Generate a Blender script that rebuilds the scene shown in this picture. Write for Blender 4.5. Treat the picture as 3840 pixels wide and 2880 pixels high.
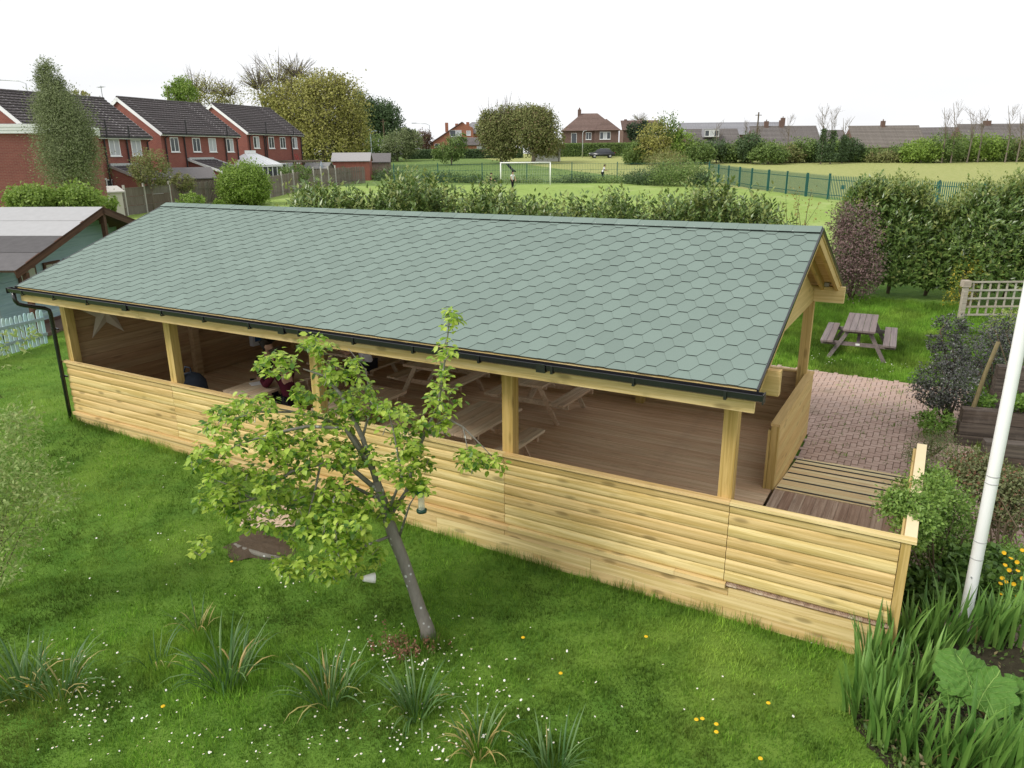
import bpy, math, random
import numpy as np
from mathutils import Matrix, Vector
for _o in list(bpy.data.objects): bpy.data.objects.remove(_o)
S = bpy.context.scene
COL = S.collection
rnd = random.Random(7)
# ---------------------------------------------------------------- camera
CAM = np.array([1.6056, -7.5382, 5.0267]); YAW, PITCH, ROLL = -0.5198, 0.2988, -0.0085; FOC = 2805.4/3840
def _basis():
    cy, sy, cp, sp = math.cos(YAW), math.sin(YAW), math.cos(PITCH), math.sin(PITCH)
    f = np.array([sy*cp, cy*cp, -sp]); r = np.array([cy, -sy, 0.]); u = np.cross(r, f)
    c, s = math.cos(ROLL), math.sin(ROLL)
    return c*r+s*u, -s*r+c*u, f
CR, CU, CF = _basis()
cd = bpy.data.cameras.new('camera'); cam = bpy.data.objects.new('camera', cd); COL.objects.link(cam)
cd.sensor_width = 36; cd.lens = 36*FOC; cd.clip_end = 3000; cd.clip_start = .05
cam.matrix_world = Matrix(((CR[0], CU[0], -CF[0], CAM[0]), (CR[1], CU[1], -CF[1], CAM[1]), (CR[2], CU[2], -CF[2], CAM[2]), (0, 0, 0, 1)))
S.camera = cam
# ---------------------------------------------------------------- sky and sun (bright overcast)
W = bpy.data.worlds.new('World'); S.world = W; W.use_nodes = True
wt = W.node_tree; wt.nodes.clear()
SUN_EL, SUN_AZ = math.radians(43), math.radians(214)      # azimuth: where the light comes from, measured from +Y towards +X
sky = wt.nodes.new('ShaderNodeTexSky'); sky.sky_type = 'NISHITA'; sky.sun_disc = False
sky.sun_elevation = SUN_EL; sky.sun_rotation = SUN_AZ; sky.dust_density = 4.0; sky.air_density = 1.0; sky.ozone_density = 1.0
hs = wt.nodes.new('ShaderNodeHueSaturation'); hs.inputs['Saturation'].default_value = .10
mx = wt.nodes.new('ShaderNodeMix'); mx.data_type = 'RGBA'; mx.inputs['Factor'].default_value = .72; mx.inputs['B'].default_value = (10.3, 10.4, 10.6, 1)   # even cloud cover over the sky
bg = wt.nodes.new('ShaderNodeBackground'); bg.inputs['Strength'].default_value = .114
wo = wt.nodes.new('ShaderNodeOutputWorld')
wt.links.new(sky.outputs[0], hs.inputs['Color']); wt.links.new(hs.outputs[0], mx.inputs['A'])
_tc = wt.nodes.new('ShaderNodeTexCoord'); _mp = wt.nodes.new('ShaderNodeMapping'); _mp.inputs['Scale'].default_value = (1, 1, 3.2); _cn = wt.nodes.new('ShaderNodeTexNoise'); _cn.inputs['Scale'].default_value = 2.6; _cn.inputs['Detail'].default_value = 5; _cn.inputs['Roughness'].default_value = .5   # soft cloud tone all over the sky
_mr = wt.nodes.new('ShaderNodeMapRange'); _mr.inputs[1].default_value = .3; _mr.inputs[2].default_value = .7; _mr.inputs[3].default_value = .90; _mr.inputs[4].default_value = 1.06; _vs = wt.nodes.new('ShaderNodeVectorMath'); _vs.operation = 'SCALE'
wt.links.new(_tc.outputs['Generated'], _mp.inputs[0]); wt.links.new(_mp.outputs[0], _cn.inputs['Vector']); wt.links.new(_cn.outputs['Fac'], _mr.inputs[0]); wt.links.new(mx.outputs['Result'], _vs.inputs[0]); wt.links.new(_mr.outputs[0], _vs.inputs['Scale'])
wt.links.new(_vs.outputs[0], bg.inputs['Color']); wt.links.new(bg.outputs[0], wo.inputs[0])
sl = bpy.data.lights.new('sun', 'SUN'); sl.energy = 2.1; sl.angle = math.radians(18); sl.color = (1, .95, .86)
so = bpy.data.objects.new('sun', sl); COL.objects.link(so)
_sd = Vector((math.sin(SUN_AZ)*math.cos(SUN_EL), math.cos(SUN_AZ)*math.cos(SUN_EL), math.sin(SUN_EL)))
so.rotation_euler = (-_sd).to_track_quat('-Z', 'Y').to_euler(); so.location = (0, 0, 60)
S.view_settings.view_transform = 'Standard'; S.view_settings.look = 'None'; S.view_settings.exposure = 0.22; S.view_settings.gamma = 1.0
S.view_settings.use_curve_mapping = False
S.cycles.use_denoising = True; S.cycles.max_bounces = 8; S.cycles.diffuse_bounces = 6; S.cycles.transmission_bounces = 4; S.cycles.transparent_max_bounces = 6
# ---------------------------------------------------------------- measuring helpers (a point on the ground or at a depth, from a sight line)
SX = [-50, 8.5, 12, 13.4, 20, 60, 85, 105, 146, 200, 900]; SZ = [0, 0, .19, .26, .42, 1.45, 2.0, 2.6, 4.3, 5, 5]
def gs(x, y): return -.4967*(x-CAM[0]) + .8679*(y-CAM[1])
def gz(x, y): return np.interp(gs(x, y), SX, SZ)
KD = 3840/2212
def ray(u, v): return CF + (u*KD-1920)/3840/FOC*CR - (v*KD-1440)/3840/FOC*CU
_T = np.exp(np.linspace(math.log(3), math.log(700), 6000))
def gat(u, v):
    d = ray(u, v); P = CAM[None, :] + _T[:, None]*d[None, :]
    i = int(np.argmax(P[:, 2] <= gz(P[:, 0], P[:, 1]))); return P[i]
def at(u, v, t): return CAM + ray(u, v)*t
def drop(P): return (float(P[0]), float(P[1]), float(gz(P[0], P[1])))
# ---------------------------------------------------------------- object helpers
def tag(o, label=None, cat=None, group=None, kind=None):
    if label: o['label'] = label
    if cat: o['category'] = cat
    if group: o['group'] = group
    if kind: o['kind'] = kind
    return o
def thing(name, label, cat, loc=(0, 0, 0), rz=0, group=None):
    o = bpy.data.objects.new(name, None); COL.objects.link(o); o.location = loc; o.rotation_euler = (0, 0, rz); o.empty_display_size = .2
    return tag(o, label, cat, group)
def link(name, me, parent=None, M=None, label=None):
    o = bpy.data.objects.new(name, me); COL.objects.link(o)
    if parent is not None: o.parent = parent
    if M is not None: o.matrix_local = M
    if label: o['label'] = label
    return o
def copy_tree(o, parent=None):
    c = o.copy(); COL.objects.link(c)
    if parent is not None: c.parent = parent
    for ch in o.children: copy_tree(ch, c)
    return c
def mesh(name, v, f, mats, smooth=False, mi=None):
    me = bpy.data.meshes.new(name); me.from_pydata([tuple(map(float, p)) for p in v], [], f); 
    for m in (mats if isinstance(mats, (list, tuple)) else [mats]): me.materials.append(m)
    if mi is not None: me.polygons.foreach_set('material_index', mi)
    if smooth: me.polygons.foreach_set('use_smooth', [True]*len(me.polygons))
    me.update(); return me
class MB:
    def __init__(s): s.v = []; s.f = []; s.mi = []; s.m = 0
    def face(s, idx): s.f.append(tuple(idx)); s.mi.append(s.m)
    def box(s, x0, x1, y0, y1, z0, z1, M=None):
        b = len(s.v); P = [(x0,y0,z0),(x1,y0,z0),(x1,y1,z0),(x0,y1,z0),(x0,y0,z1),(x1,y0,z1),(x1,y1,z1),(x0,y1,z1)]
        if M is not None: P = [tuple(M @ Vector(p)) for p in P]
        s.v += P
        for q in ((3,2,1,0),(4,5,6,7),(0,1,5,4),(1,2,6,5),(2,3,7,6),(3,0,4,7)): s.face([b+i for i in q])
        return s
    def bar(s, a, b, w, h, up=(0,0,1)):
        a, b = Vector(a), Vector(b); d = (b-a); L = d.length; d.normalize(); u = Vector(up); r = d.cross(u)
        if r.length < 1e-4: r = d.cross(Vector((0,1,0)))
        r.normalize(); u = r.cross(d)
        M = Matrix(((r.x,d.x,u.x,a.x),(r.y,d.y,u.y,a.y),(r.z,d.z,u.z,a.z),(0,0,0,1)))
        return s.box(-w/2, w/2, 0, L, -h/2, h/2, M)
    def tube(s, pts, rad, n=8, cap=True):
        pts = [Vector(p) for p in pts]; k = len(pts)
        if not hasattr(rad, '__len__'): rad = [rad]*k
        b = len(s.v); ref = None
        for i, p in enumerate(pts):
            d = (pts[min(i+1,k-1)]-pts[max(i-1,0)]).normalized()
            if ref is None:
                ref = d.orthogonal().normalized()
            ref = (ref - d*ref.dot(d)); ref = ref.normalized() if ref.length > 1e-5 else d.orthogonal().normalized()
            w = d.cross(ref)
            for j in range(n):
                a = 2*math.pi*j/n; q = p + (ref*math.cos(a)+w*math.sin(a))*rad[i]; s.v.append((q.x,q.y,q.z))
        for i in range(k-1):
            for j in range(n): s.face((b+i*n+j, b+i*n+(j+1)%n, b+(i+1)*n+(j+1)%n, b+(i+1)*n+j))
        if cap:
            s.face([b+j for j in reversed(range(n))]); s.face([b+(k-1)*n+j for j in range(n)])
        return s
    def prism(s, poly, vec):
        b = len(s.v); n = len(poly); vec = Vector(vec)
        s.v += [tuple(p) for p in poly] + [tuple(Vector(p)+vec) for p in poly]
        s.face([b+i for i in range(n)]); s.face([b+n+i for i in reversed(range(n))])
        for i in range(n): s.face((b+i, b+n+i, b+n+(i+1)%n, b+(i+1)%n))
        return s
    def poly(s, pts): 
        b = len(s.v); s.v += [tuple(p) for p in pts]; s.face([b+i for i in range(len(pts))]); return s
    def lathe(s, prof, n=16, c=(0,0,0)):
        b = len(s.v)
        for r, z in prof:
            for j in range(n): s.v.append((c[0]+r*math.cos(2*math.pi*j/n), c[1]+r*math.sin(2*math.pi*j/n), c[2]+z))
        for i in range(len(prof)-1):
            for j in range(n): s.face((b+i*n+j, b+i*n+(j+1)%n, b+(i+1)*n+(j+1)%n, b+(i+1)*n+j))
        return s
    def mesh(s, name, mats, smooth=False): return mesh(name, s.v, s.f, mats, smooth, s.mi)
    def build(s, name, mats, parent=None, smooth=False, label=None, M=None): return link(name, s.mesh(name, mats, smooth), parent, M, label)
# ---------------------------------------------------------------- materials
class NT:
    def __init__(s, name):
        s.m = bpy.data.materials.new(name); s.m.use_nodes = True; s.t = s.m.node_tree; s.t.nodes.clear()
        s.out = s.n('OutputMaterial')
    def n(s, ty, **kw):
        nd = s.t.nodes.new('ShaderNode'+ty)
        for k, v in kw.items():
            if k in ('op',): nd.operation = v
            elif k == 'bt': nd.blend_type = v
            else: setattr(nd, k, v)
        return nd
    def l(s, a, b): s.t.links.new(a, b)
    def put(s, sock, v):
        if isinstance(v, bpy.types.NodeSocket): s.l(v, sock)
        elif v is not None: sock.default_value = (*v, 1) if isinstance(v, (tuple, list)) and len(v) == 3 and sock.type == 'RGBA' else v
    def coord(s, kind='Object', scale=(1,1,1), jitter=0):
        tc = s.n('TexCoord'); o = tc.outputs[kind]
        if jitter:
            oi = s.n('ObjectInfo'); cm = s.n('VectorMath', op='SCALE'); s.put(cm.inputs[0], (1., .37, .71)); mm = s.math('MULTIPLY', oi.outputs['Random'], jitter); s.l(mm, cm.inputs['Scale'])
            ad = s.n('VectorMath', op='ADD'); s.l(o, ad.inputs[0]); s.l(cm.outputs[0], ad.inputs[1]); o = ad.outputs[0]
        if scale != (1,1,1):
            mp = s.n('Mapping'); mp.inputs['Scale'].default_value = scale; s.l(o, mp.inputs[0]); o = mp.outputs[0]
        return o
    def noise(s, vec, scale, detail=4, rough=.55, dist=0):
        nd = s.n('TexNoise'); s.l(vec, nd.inputs['Vector']); nd.inputs['Scale'].default_value = scale; nd.inputs['Detail'].default_value = detail
        nd.inputs['Roughness'].default_value = rough; nd.inputs['Distortion'].default_value = dist; return nd.outputs['Fac']
    def math(s, op, a, b=0.0, clamp=False):
        nd = s.n('Math', op=op); nd.use_clamp = clamp; s.put(nd.inputs[0], a); s.put(nd.inputs[1], b); return nd.outputs[0]
    def ramp(s, fac, lo, hi):
        nd = s.n('MapRange'); nd.interpolation_type = 'SMOOTHSTEP'; s.l(fac, nd.inputs[0]); nd.inputs[1].default_value = lo; nd.inputs[2].default_value = hi; return nd.outputs[0]
    def mix(s, fac, a, b, bt='MIX'):
        nd = s.n('Mix', data_type='RGBA', bt=bt); s.put(nd.inputs['Factor'], fac); s.put(nd.inputs['A'], a); s.put(nd.inputs['B'], b); return nd.outputs['Result']
    def bright(s, col, fac):
        nd = s.n('VectorMath', op='SCALE'); s.l(col, nd.inputs[0]) if isinstance(col, bpy.types.NodeSocket) else s.put(nd.inputs[0], col); s.put(nd.inputs['Scale'], fac); return nd.outputs[0]
    def bump(s, h, strength, dist):
        nd = s.n('Bump'); nd.inputs['Strength'].default_value = strength; nd.inputs['Distance'].default_value = dist; s.l(h, nd.inputs['Height']); return nd.outputs[0]
    def objrand(s, lo, hi):
        oi = s.n('ObjectInfo'); return s.math('ADD', s.math('MULTIPLY', oi.outputs['Random'], hi-lo), lo)
    def island(s): return s.n('NewGeometry').outputs['Random Per Island']
    def bsdf(s, color, rough=.8, spec=.3, normal=None, metal=0, **kw):
        b = s.n('BsdfPrincipled'); s.put(b.inputs['Base Color'], color); s.put(b.inputs['Roughness'], rough); b.inputs['Specular IOR Level'].default_value = spec; b.inputs['Metallic'].default_value = metal
        if normal is not None: s.l(normal, b.inputs['Normal'])
        for k, v in kw.items(): s.put(b.inputs[k], v)
        s.l(b.outputs[0], s.out.inputs[0]); return b
def plain(name, c, rough=.6, spec=.3, var=.12, scale=6, metal=0, bump=0):
    t = NT(name); co = t.coord(); n = t.noise(co, scale, 5, .6); k = t.math('ADD', t.math('MULTIPLY', n, var*2), 1-var)
    col = t.bright(t.bright(c, k), t.objrand(1-var*.6, 1+var*.6))
    t.bsdf(col, rough, spec, t.bump(n, .5, bump) if bump else None, metal); return t.m
def wood(name, c1, c2, axis=0, rough=.75, knots=.35, vary=.16, grain=1.0, stain=None, spec=.2):
    t = NT(name); sc = [22*grain]*3; sc[axis] = .9*grain; co = t.coord('Object', tuple(sc), 37)
    n1 = t.noise(co, 1.0, 6, .62, .6); fib = [90*grain]*3; fib[axis] = 2*grain
    n2 = t.noise(t.coord('Object', tuple(fib), 11), 1.0, 3, .6)
    col = t.mix(t.ramp(n1, .36, .64), c1, c2)
    col = t.bright(col, t.math('ADD', t.math('MULTIPLY', n2, .34), .83))
    kn = None
    if knots:
        ks = [6.0]*3; ks[axis] = 1.9
        vo = t.n('TexVoronoi'); t.l(t.coord('Object', tuple(ks), 53), vo.inputs['Vector']); vo.inputs['Scale'].default_value = 1.0
        kn = t.math('SUBTRACT', 1.0, t.ramp(vo.outputs['Distance'], .09, .24)); col = t.mix(t.math('MULTIPLY', kn, knots), col, tuple(x*.38 for x in c2))
    oi = t.n('ObjectInfo'); hue = t.mix(oi.outputs['Random'], (1.07, 1.0, .93), (.94, 1.0, .98)); col = t.mix(1.0, col, hue, 'MULTIPLY')
    col = t.bright(col, t.objrand(1-vary, 1+vary*.7))
    if stain: col = t.mix(t.math('MULTIPLY', t.ramp(t.noise(t.coord(), 1.3, 5, .65), .48, .75), .55), col, stain)
    t.bsdf(col, rough, spec, t.bump(t.math('ADD', n1, n2), .35, .004)); return t.m
def leafmat(name, c1, c2, trans=.3, rough=.5, spec=.3, c3=None, p3=.1):
    t = NT(name); r = t.island(); col = t.mix(r, c1, c2)
    if c3: col = t.mix(t.math('GREATER_THAN', t.math('FRACT', t.math('MULTIPLY', r, 17.3)), 1-p3), col, c3)
    b = t.bsdf(col, rough, spec); tr = t.n('BsdfTranslucent'); t.l(t.bright(col, 1.25), tr.inputs[0]); ms = t.n('MixShader'); ms.inputs[0].default_value = trans
    t.l(b.outputs[0], ms.inputs[1]); t.l(tr.outputs[0], ms.inputs[2]); t.l(ms.outputs[0], t.out.inputs[0]); return t.m
# ---------------------------------------------------------------- foliage: many folded leaves in one mesh
def leaves(name, pos, d, nrm, size, aspect, mat_, parent=None, fold=.25, fine=False):
    """pos, d (axis), nrm : (n,3) arrays, size (n,), one folded leaf each"""
    n = len(pos); d = d/np.maximum(np.linalg.norm(d, axis=1, keepdims=True), 1e-6)
    w = np.cross(nrm, d); w /= np.maximum(np.linalg.norm(w, axis=1, keepdims=True), 1e-6); nn = np.cross(d, w)
    L = size[:, None]; B = L*aspect*.5
    if fine:
        pr = [(0, 0, 0), (.28, .8, fold), (.62, .86, fold*.8), (1., 0, -.10), (.62, -.86, fold*.8), (.28, -.8, fold), (.45, 0, 0)]
        F = [(0, 6, 1), (1, 6, 2), (2, 6, 3), (3, 6, 4), (4, 6, 5), (5, 6, 0)]
    else:
        pr = [(0, 0, 0), (.45, 1, fold), (1., 0, -.08), (.45, -1, fold)]; F = [(0, 3, 2), (0, 2, 1)]
    V = np.stack([pos + L*a*d + B*b*w + B*c_*nn for a, b, c_ in pr], 1).reshape(-1, 3)
    k = len(pr); idx = (np.arange(n)[:, None, None]*k + np.array(F)[None]).reshape(-1, 3)
    me = bpy.data.meshes.new(name); me.vertices.add(len(V)); me.vertices.foreach_set('co', V.ravel().astype(np.float32))
    me.loops.add(idx.size); me.loops.foreach_set('vertex_index', idx.ravel().astype(np.int32)); me.polygons.add(len(idx))
    me.polygons.foreach_set('loop_start', np.arange(0, idx.size, 3, dtype=np.int32)); me.materials.append(mat_); me.update(calc_edges=True)
    return link(name, me, parent)
def unit(rs, n): 
    a = rs.normal(size=(n, 3)); return a/np.linalg.norm(a, axis=1, keepdims=True)
def clumps(rs, lobes, n, per=26, shell=.55, spread=.16, droop=0.0, up=.35):
    """lobes: (cx,cy,cz, rx,ry,rz). leaf positions gathered in clumps near the lobes' surfaces"""
    vol = np.array([(l[3]*l[4]*l[5])**(2/3) for l in lobes]); vol /= vol.sum(); P = []; D = []; Nn = []
    for l, w in zip(lobes, vol):
        m = max(1, int(n*w/per)); c = np.array(l[:3]); R_ = np.array(l[3:6])
        u = unit(rs, m); rad = shell + (1.06-shell)*rs.random((m, 1))**.6; cc = c + u*rad*R_
        k = rs.poisson(per, m).clip(3); own = np.repeat(np.arange(m), k); s_ = spread*R_.mean()*(.5+rs.random((m, 1)))
        q = cc[own] + np.clip(rs.normal(size=(len(own), 3)), -1.7, 1.7)*s_[own]
        o = (q-c)/R_; o /= np.maximum(np.linalg.norm(o, axis=1, keepdims=True), 1e-5)
        P.append(q); D.append(o*.6 + unit(rs, len(q))*.8 + np.array([0, 0, -droop])); Nn.append(o*.8 + np.array([0, 0, up]) + unit(rs, len(q))*.6)
    return np.concatenate(P), np.concatenate(D), np.concatenate(Nn)
def branchy(mb, rs, base, tips, r0, mid=.35, n=6, wob=.08):
    """limbs from a trunk line towards tips, tapered and bent"""
    base = np.array(base, float)
    for tp in tips:
        tp = np.array(tp, float); v = tp-base; L = np.linalg.norm(v)
        k = [base, base+v*np.array([.35, .35, .5])+rs.normal(size=3)*L*wob, base+v*np.array([.72, .72, .8])+rs.normal(size=3)*L*wob, tp]
        mb.tube(k, [r0, r0*.7, r0*.4, r0*.12], n)
# ---------------------------------------------------------------- timber, felt, metal
M_LOG = wood('treated_pine_log', (.70, .54, .27), (.50, .36, .135), 0, vary=.17, knots=.6)
M_PINE = wood('treated_pine_board', (.71, .54, .285), (.55, .395, .165), 0, vary=.13, knots=.6)
M_PINEY = wood('treated_pine_cross', (.60, .44, .20), (.50, .36, .15), 1, vary=.1)
M_POST = wood('treated_pine_post', (.56, .41, .17), (.40, .28, .09), 2, vary=.08, knots=.5)
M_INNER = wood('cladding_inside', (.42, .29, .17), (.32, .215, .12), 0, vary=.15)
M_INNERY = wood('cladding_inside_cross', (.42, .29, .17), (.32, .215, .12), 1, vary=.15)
M_DECK = wood('brown_decking', (.70, .52, .36), (.55, .385, .25), 0, vary=.14, knots=.25, stain=(.44, .31, .21))
M_LAND = wood('grooved_decking', (.56, .42, .33), (.38, .255, .19), 1, vary=.22, stain=(.28, .18, .14))
M_TABLE = wood('weathered_table', (.62, .50, .37), (.49, .385, .28), 1, vary=.12)
M_BLACK = plain('black_plastic', (.014, .014, .017), .22, .6, .2)
M_GRIP = plain('black_grip', (.03, .03, .033), .8, .3, .3, 40)
M_STEEL = plain('galvanised_steel', (.42, .44, .45), .45, .5, .25, 20, .7)
def felt():
    t = NT('green_felt'); n = t.noise(t.coord(), 420, 2, .8); n2 = t.noise(t.coord(), .9, 4, .6)
    c = t.bright((.168, .218, .193), t.math('ADD', t.math('MULTIPLY', n, .7), .66)); c = t.bright(c, t.math('ADD', t.math('MULTIPLY', n2, .16), .92)); c = t.bright(c, t.objrand(.93, 1.06)); c = t.bright(c, t.math('ADD', t.math('MULTIPLY', t.island(), .12), .94))
    t.bsdf(c, .92, .15, t.bump(n, .3, .002)); return t.m
M_FELT = felt(); M_FELTEDGE = plain('felt_edge', (.012, .016, .015), .9, .1)
def rot_mat(rx=0, ry=0, rz=0): return Matrix.Rotation(rz, 4, 'Z') @ Matrix.Rotation(ry, 4, 'Y') @ Matrix.Rotation(rx, 4, 'X')
def TR(x, y, z): return Matrix.Translation((x, y, z))
# ================================================================ the timber shelter
SH = thing('timber_shelter', 'long open-sided timber shelter with green hexagonal shingle roof', 'shelter')
BX = [-12.22, -9.22, -6.02, -2.82, 0.0]; FZ = .45; ZC = 1.43; YB = 5.65; EXT = 1.75
# --- deck
dk = MB()
for y in np.arange(.3, 5.6, .6): dk.box(-12.18, -.03, y, y+.05, .16, .415)
deck = dk.build('deck', M_INNER, SH)
w_ = .1215
db = MB().box(-6.07, 6.07, 0, w_-.007, -.028, 0).mesh('deck_board', M_DECK)
for i in range(46): link('deck_board', db, deck, TR(-6.10, .055+i*w_, FZ + rnd.uniform(-.0015, .0015)))
# --- log-lap front wall
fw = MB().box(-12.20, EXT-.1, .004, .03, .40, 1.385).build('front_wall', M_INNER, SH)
PROF = [(.0, .001), (-.016, .003), (-.026, .018), (-.031, .045), (-.031, .085), (-.025, .118), (-.008, .138), (.0, .1395)]
def logboard(L, top=.1395):
    pr = [(y, min(z, top)) for y, z in PROF] ; m = MB(); n = len(pr)
    m.v += [(0, y, z) for y, z in pr] + [(L, y, z) for y, z in pr]
    for i in range(n-1): m.face((i, i+n, i+n+1, i+1))
    m.face(range(n-1, -1, -1)); m.face(range(n, 2*n)); return m.mesh('log_board', M_LOG)
for b in range(5):
    x0 = BX[b]+.0035; x1 = (BX[b+1] if b < 4 else EXT-.095)-.0035
    full = logboard(x1-x0); part = logboard(x1-x0, .085)
    for k in range(7):
        z = FZ+k*.14
        if b != 3 and b != 0 and k in (1, 4) or True: link('log_board', part if k == 6 else full, fw, TR(x0, rnd.uniform(-.002, .001), z))
# cap rail lengths and the trim below them
cp = MB()
for b in range(5):
    x0 = BX[b]+.002-(.05 if b == 0 else 0); x1 = (BX[b+1] if b < 4 else EXT+.04)-.002
    MB().box(x0, x1, -.062, .034, 1.398, ZC).build('cap_rail', M_PINE, SH)
MB().box(EXT-.092, EXT-.004, -.04, .05, .30, 1.396).build('corner_trim', M_POST, SH)
# plinth boards, laid in staggered lengths, and the ledge above them
pl = MB().box(-12.2, EXT-.02, .006, .04, -.2, .385).build('plinth', M_INNER, SH)
for row, (z0, z1, cuts) in enumerate([(.292, .388, [-12.22, -8.7, -5.6, -2.82, .06, EXT]), (.141, .2885, [-12.22, -9.9, -6.8, -3.9, -1.6, EXT]), (-.012, .1385, [-12.22, -10.6, -8.0, -4.3, -2.4, .02, EXT]), (-.17, -.015, [-12.22, -7, EXT])]):
    for a, b in zip(cuts, cuts[1:]): MB().box(a+.0025, b-.0025, -.034-rnd.uniform(0, .004), .004, z0, z1).build('plinth_board', M_PINE, pl)
for a, b in ((-12.22, -7.4), (-7.4, -2.75), (-2.75, -.55), (-.55, .03)): MB().box(a+.002, b-.002, -.075, -.002, .392, .447).build('ledge', M_PINE, SH)
# --- posts
def post(x0, y0, z0, z1, w=.15, m=M_POST): return MB().box(x0, x0+w, y0, y0+w, z0, z1).build('post', m, SH)
PX = [-12.20, -9.30, -6.09, -2.875, -.155]
for x in PX: post(x, .036, FZ, 2.65)
for x in (-12.20, -9.2, -6.1, -3.1, -.25): post(x, 5.44, FZ, 2.66)
post(-12.17, 2.60, FZ, 2.9, .15, M_INNERY)
# --- beams
MB().box(-12.5, .37, .04, .14, 2.652, 2.915).build('wall_plate', M_PINE, SH)
MB().box(-12.5, .34, 5.47, 5.57, 2.665, 2.925).build('wall_plate', M_PINE, SH)
for x in (-12.17, -9.23, -6.02, -2.8, -.22): MB().box(x, x+.1, .142, 5.468, 2.66, 2.86).build('tie_beam', M_PINEY, SH)
for a, b in ((-12.45, -9.15), (-9.15, -5.75), (-5.75, .245)): MB().box(a+.002, b-.002, -.455, -.415, 2.605, 2.735).build('fascia', M_PINE, SH)
# --- roof
EY, EZ, RY, RZ = -.49, 2.855, 2.74, 4.085; XL, XR = -12.49, .265
ang = math.atan2(RZ-EZ, RY-EY); SLEN = math.hypot(RZ-EZ, RY-EY)
def slope_mat(side):   # local: x along ridge, y up the slope, z out of the roof
    if side > 0: return TR(0, EY, EZ) @ Matrix.Rotation(ang, 4, 'X')
    return TR(0, 2*RY-EY, EZ) @ Matrix.Rotation(math.pi, 4, 'Z') @ Matrix.Rotation(ang, 4, 'X')
for side in (1, -1):
    Ms = slope_mat(side); x0, x1 = (XL, XR) if side > 0 else (-XR, -XL)
    rb = MB().box(x0+.006, x1-.006, .012, SLEN-.01, -.05, -.022).build('roof_board', M_PINE, SH, M=Ms)
    for x in list(np.arange(x0+.95, x1-.5, .78))+[x0+.02, x1-.07] + ([x1-.26, x0+.24]):
        MB().box(x, x+.05, .13, SLEN-.03, -.17, -.052).build('rafter', M_PINEY, rb)
    for xa, xb in ((x0-.012, x0+.008), (x1-.008, x1+.012)):
        MB().box(xa, xb, -.01, SLEN+.004, -.03, .014).build('verge_trim', M_BLACK, rb)
    PT, EXP = .345, .1345
    tab = [(-.0515, 0), (.0515, 0), (.1208, EXP), (.1208, EXP*2.12), (-.1208, EXP*2.12), (-.1208, EXP)]
    def tabmesh(poly, lift=1.0):
        m = MB(); n = len(poly); top = []; bot = []
        for x, y in poly:
            h = (.0125-.0045*(y/EXP))*lift; top.append((x, y, h)); bot.append((x, y, h-.0085))
        m.v += top+bot; m.m = 0; m.face(range(n)); m.m = 1
        for i in range(n):
            if poly[i][1] < EXP*2 or poly[(i+1) % n][1] < EXP*2: m.face((i, i+n, (i+1) % n+n, (i+1) % n))
        return m
    base = tabmesh(tab).mesh('shingle', [M_FELT, M_FELTEDGE]); rest = MB(); cand = []
    def clip(poly, xa, xb):
        for sgn, lim in ((1, xa), (-1, xb)):
            out = []
            for i in range(len(poly)):
                a, b = poly[i], poly[(i+1) % len(poly)]; ia, ib = sgn*(a[0]-lim) >= 0, sgn*(b[0]-lim) >= 0
                if ia: out.append(a)
                if ia != ib:
                    k = (lim-a[0])/(b[0]-a[0]); out.append((lim, a[1]+k*(b[1]-a[1])))
            poly = out
            if len(poly) < 3: return []
        return poly
    rows = int((SLEN-.02)/EXP)
    for r in range(-1, rows+1):
        off = (PT/2 if r % 2 else 0) + (.09 if side > 0 else 0)
        for k in range(-1, 40):
            cx = x0 + off + k*PT; y = r*EXP + .012
            full = cx-.121 > x0 and cx+.121 < x1 and r >= 0 and y+EXP*2.12 < SLEN
            if full: cand.append((cx, y)); continue
            pg = [(px, py) for px, py in clip([(a, max(b_, .0 if r >= 0 else EXP)) for a, b_ in tab], x0-cx, x1-cx) if True]
            pg = [(px, min(py, SLEN-y)) for px, py in pg]
            pg = [q for i, q in enumerate(pg) if q != pg[i-1]]
            if len(pg) >= 3:
                m = tabmesh(pg); b0 = len(rest.v); rest.v += [(a+cx, b_+y, c_+rnd.uniform(0, .0006)) for a, b_, c_ in m.v]
                for f, q in zip(m.f, m.mi): rest.m = q; rest.face([b0+i for i in f])
    cand.sort(key=lambda q: -q[0] if side > 0 else 0)
    for j, (cx, y) in enumerate(cand):
        if side > 0 and j < 290:
            link('shingle', base, rb, TR(cx+rnd.uniform(-.002, .002), y+rnd.uniform(-.002, .002), rnd.uniform(0, .0008)))
        else:
            b0 = len(rest.v); rest.v += [(v.co.x+cx, v.co.y+y, v.co.z+rnd.uniform(0, .0003)) for v in base.vertices]
            for pgn in base.polygons: rest.m = pgn.material_index; rest.face([b0+i for i in pgn.vertices])
    tag(rest.build('shingles', [M_FELT, M_FELTEDGE], rb), kind='stuff')
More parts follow.
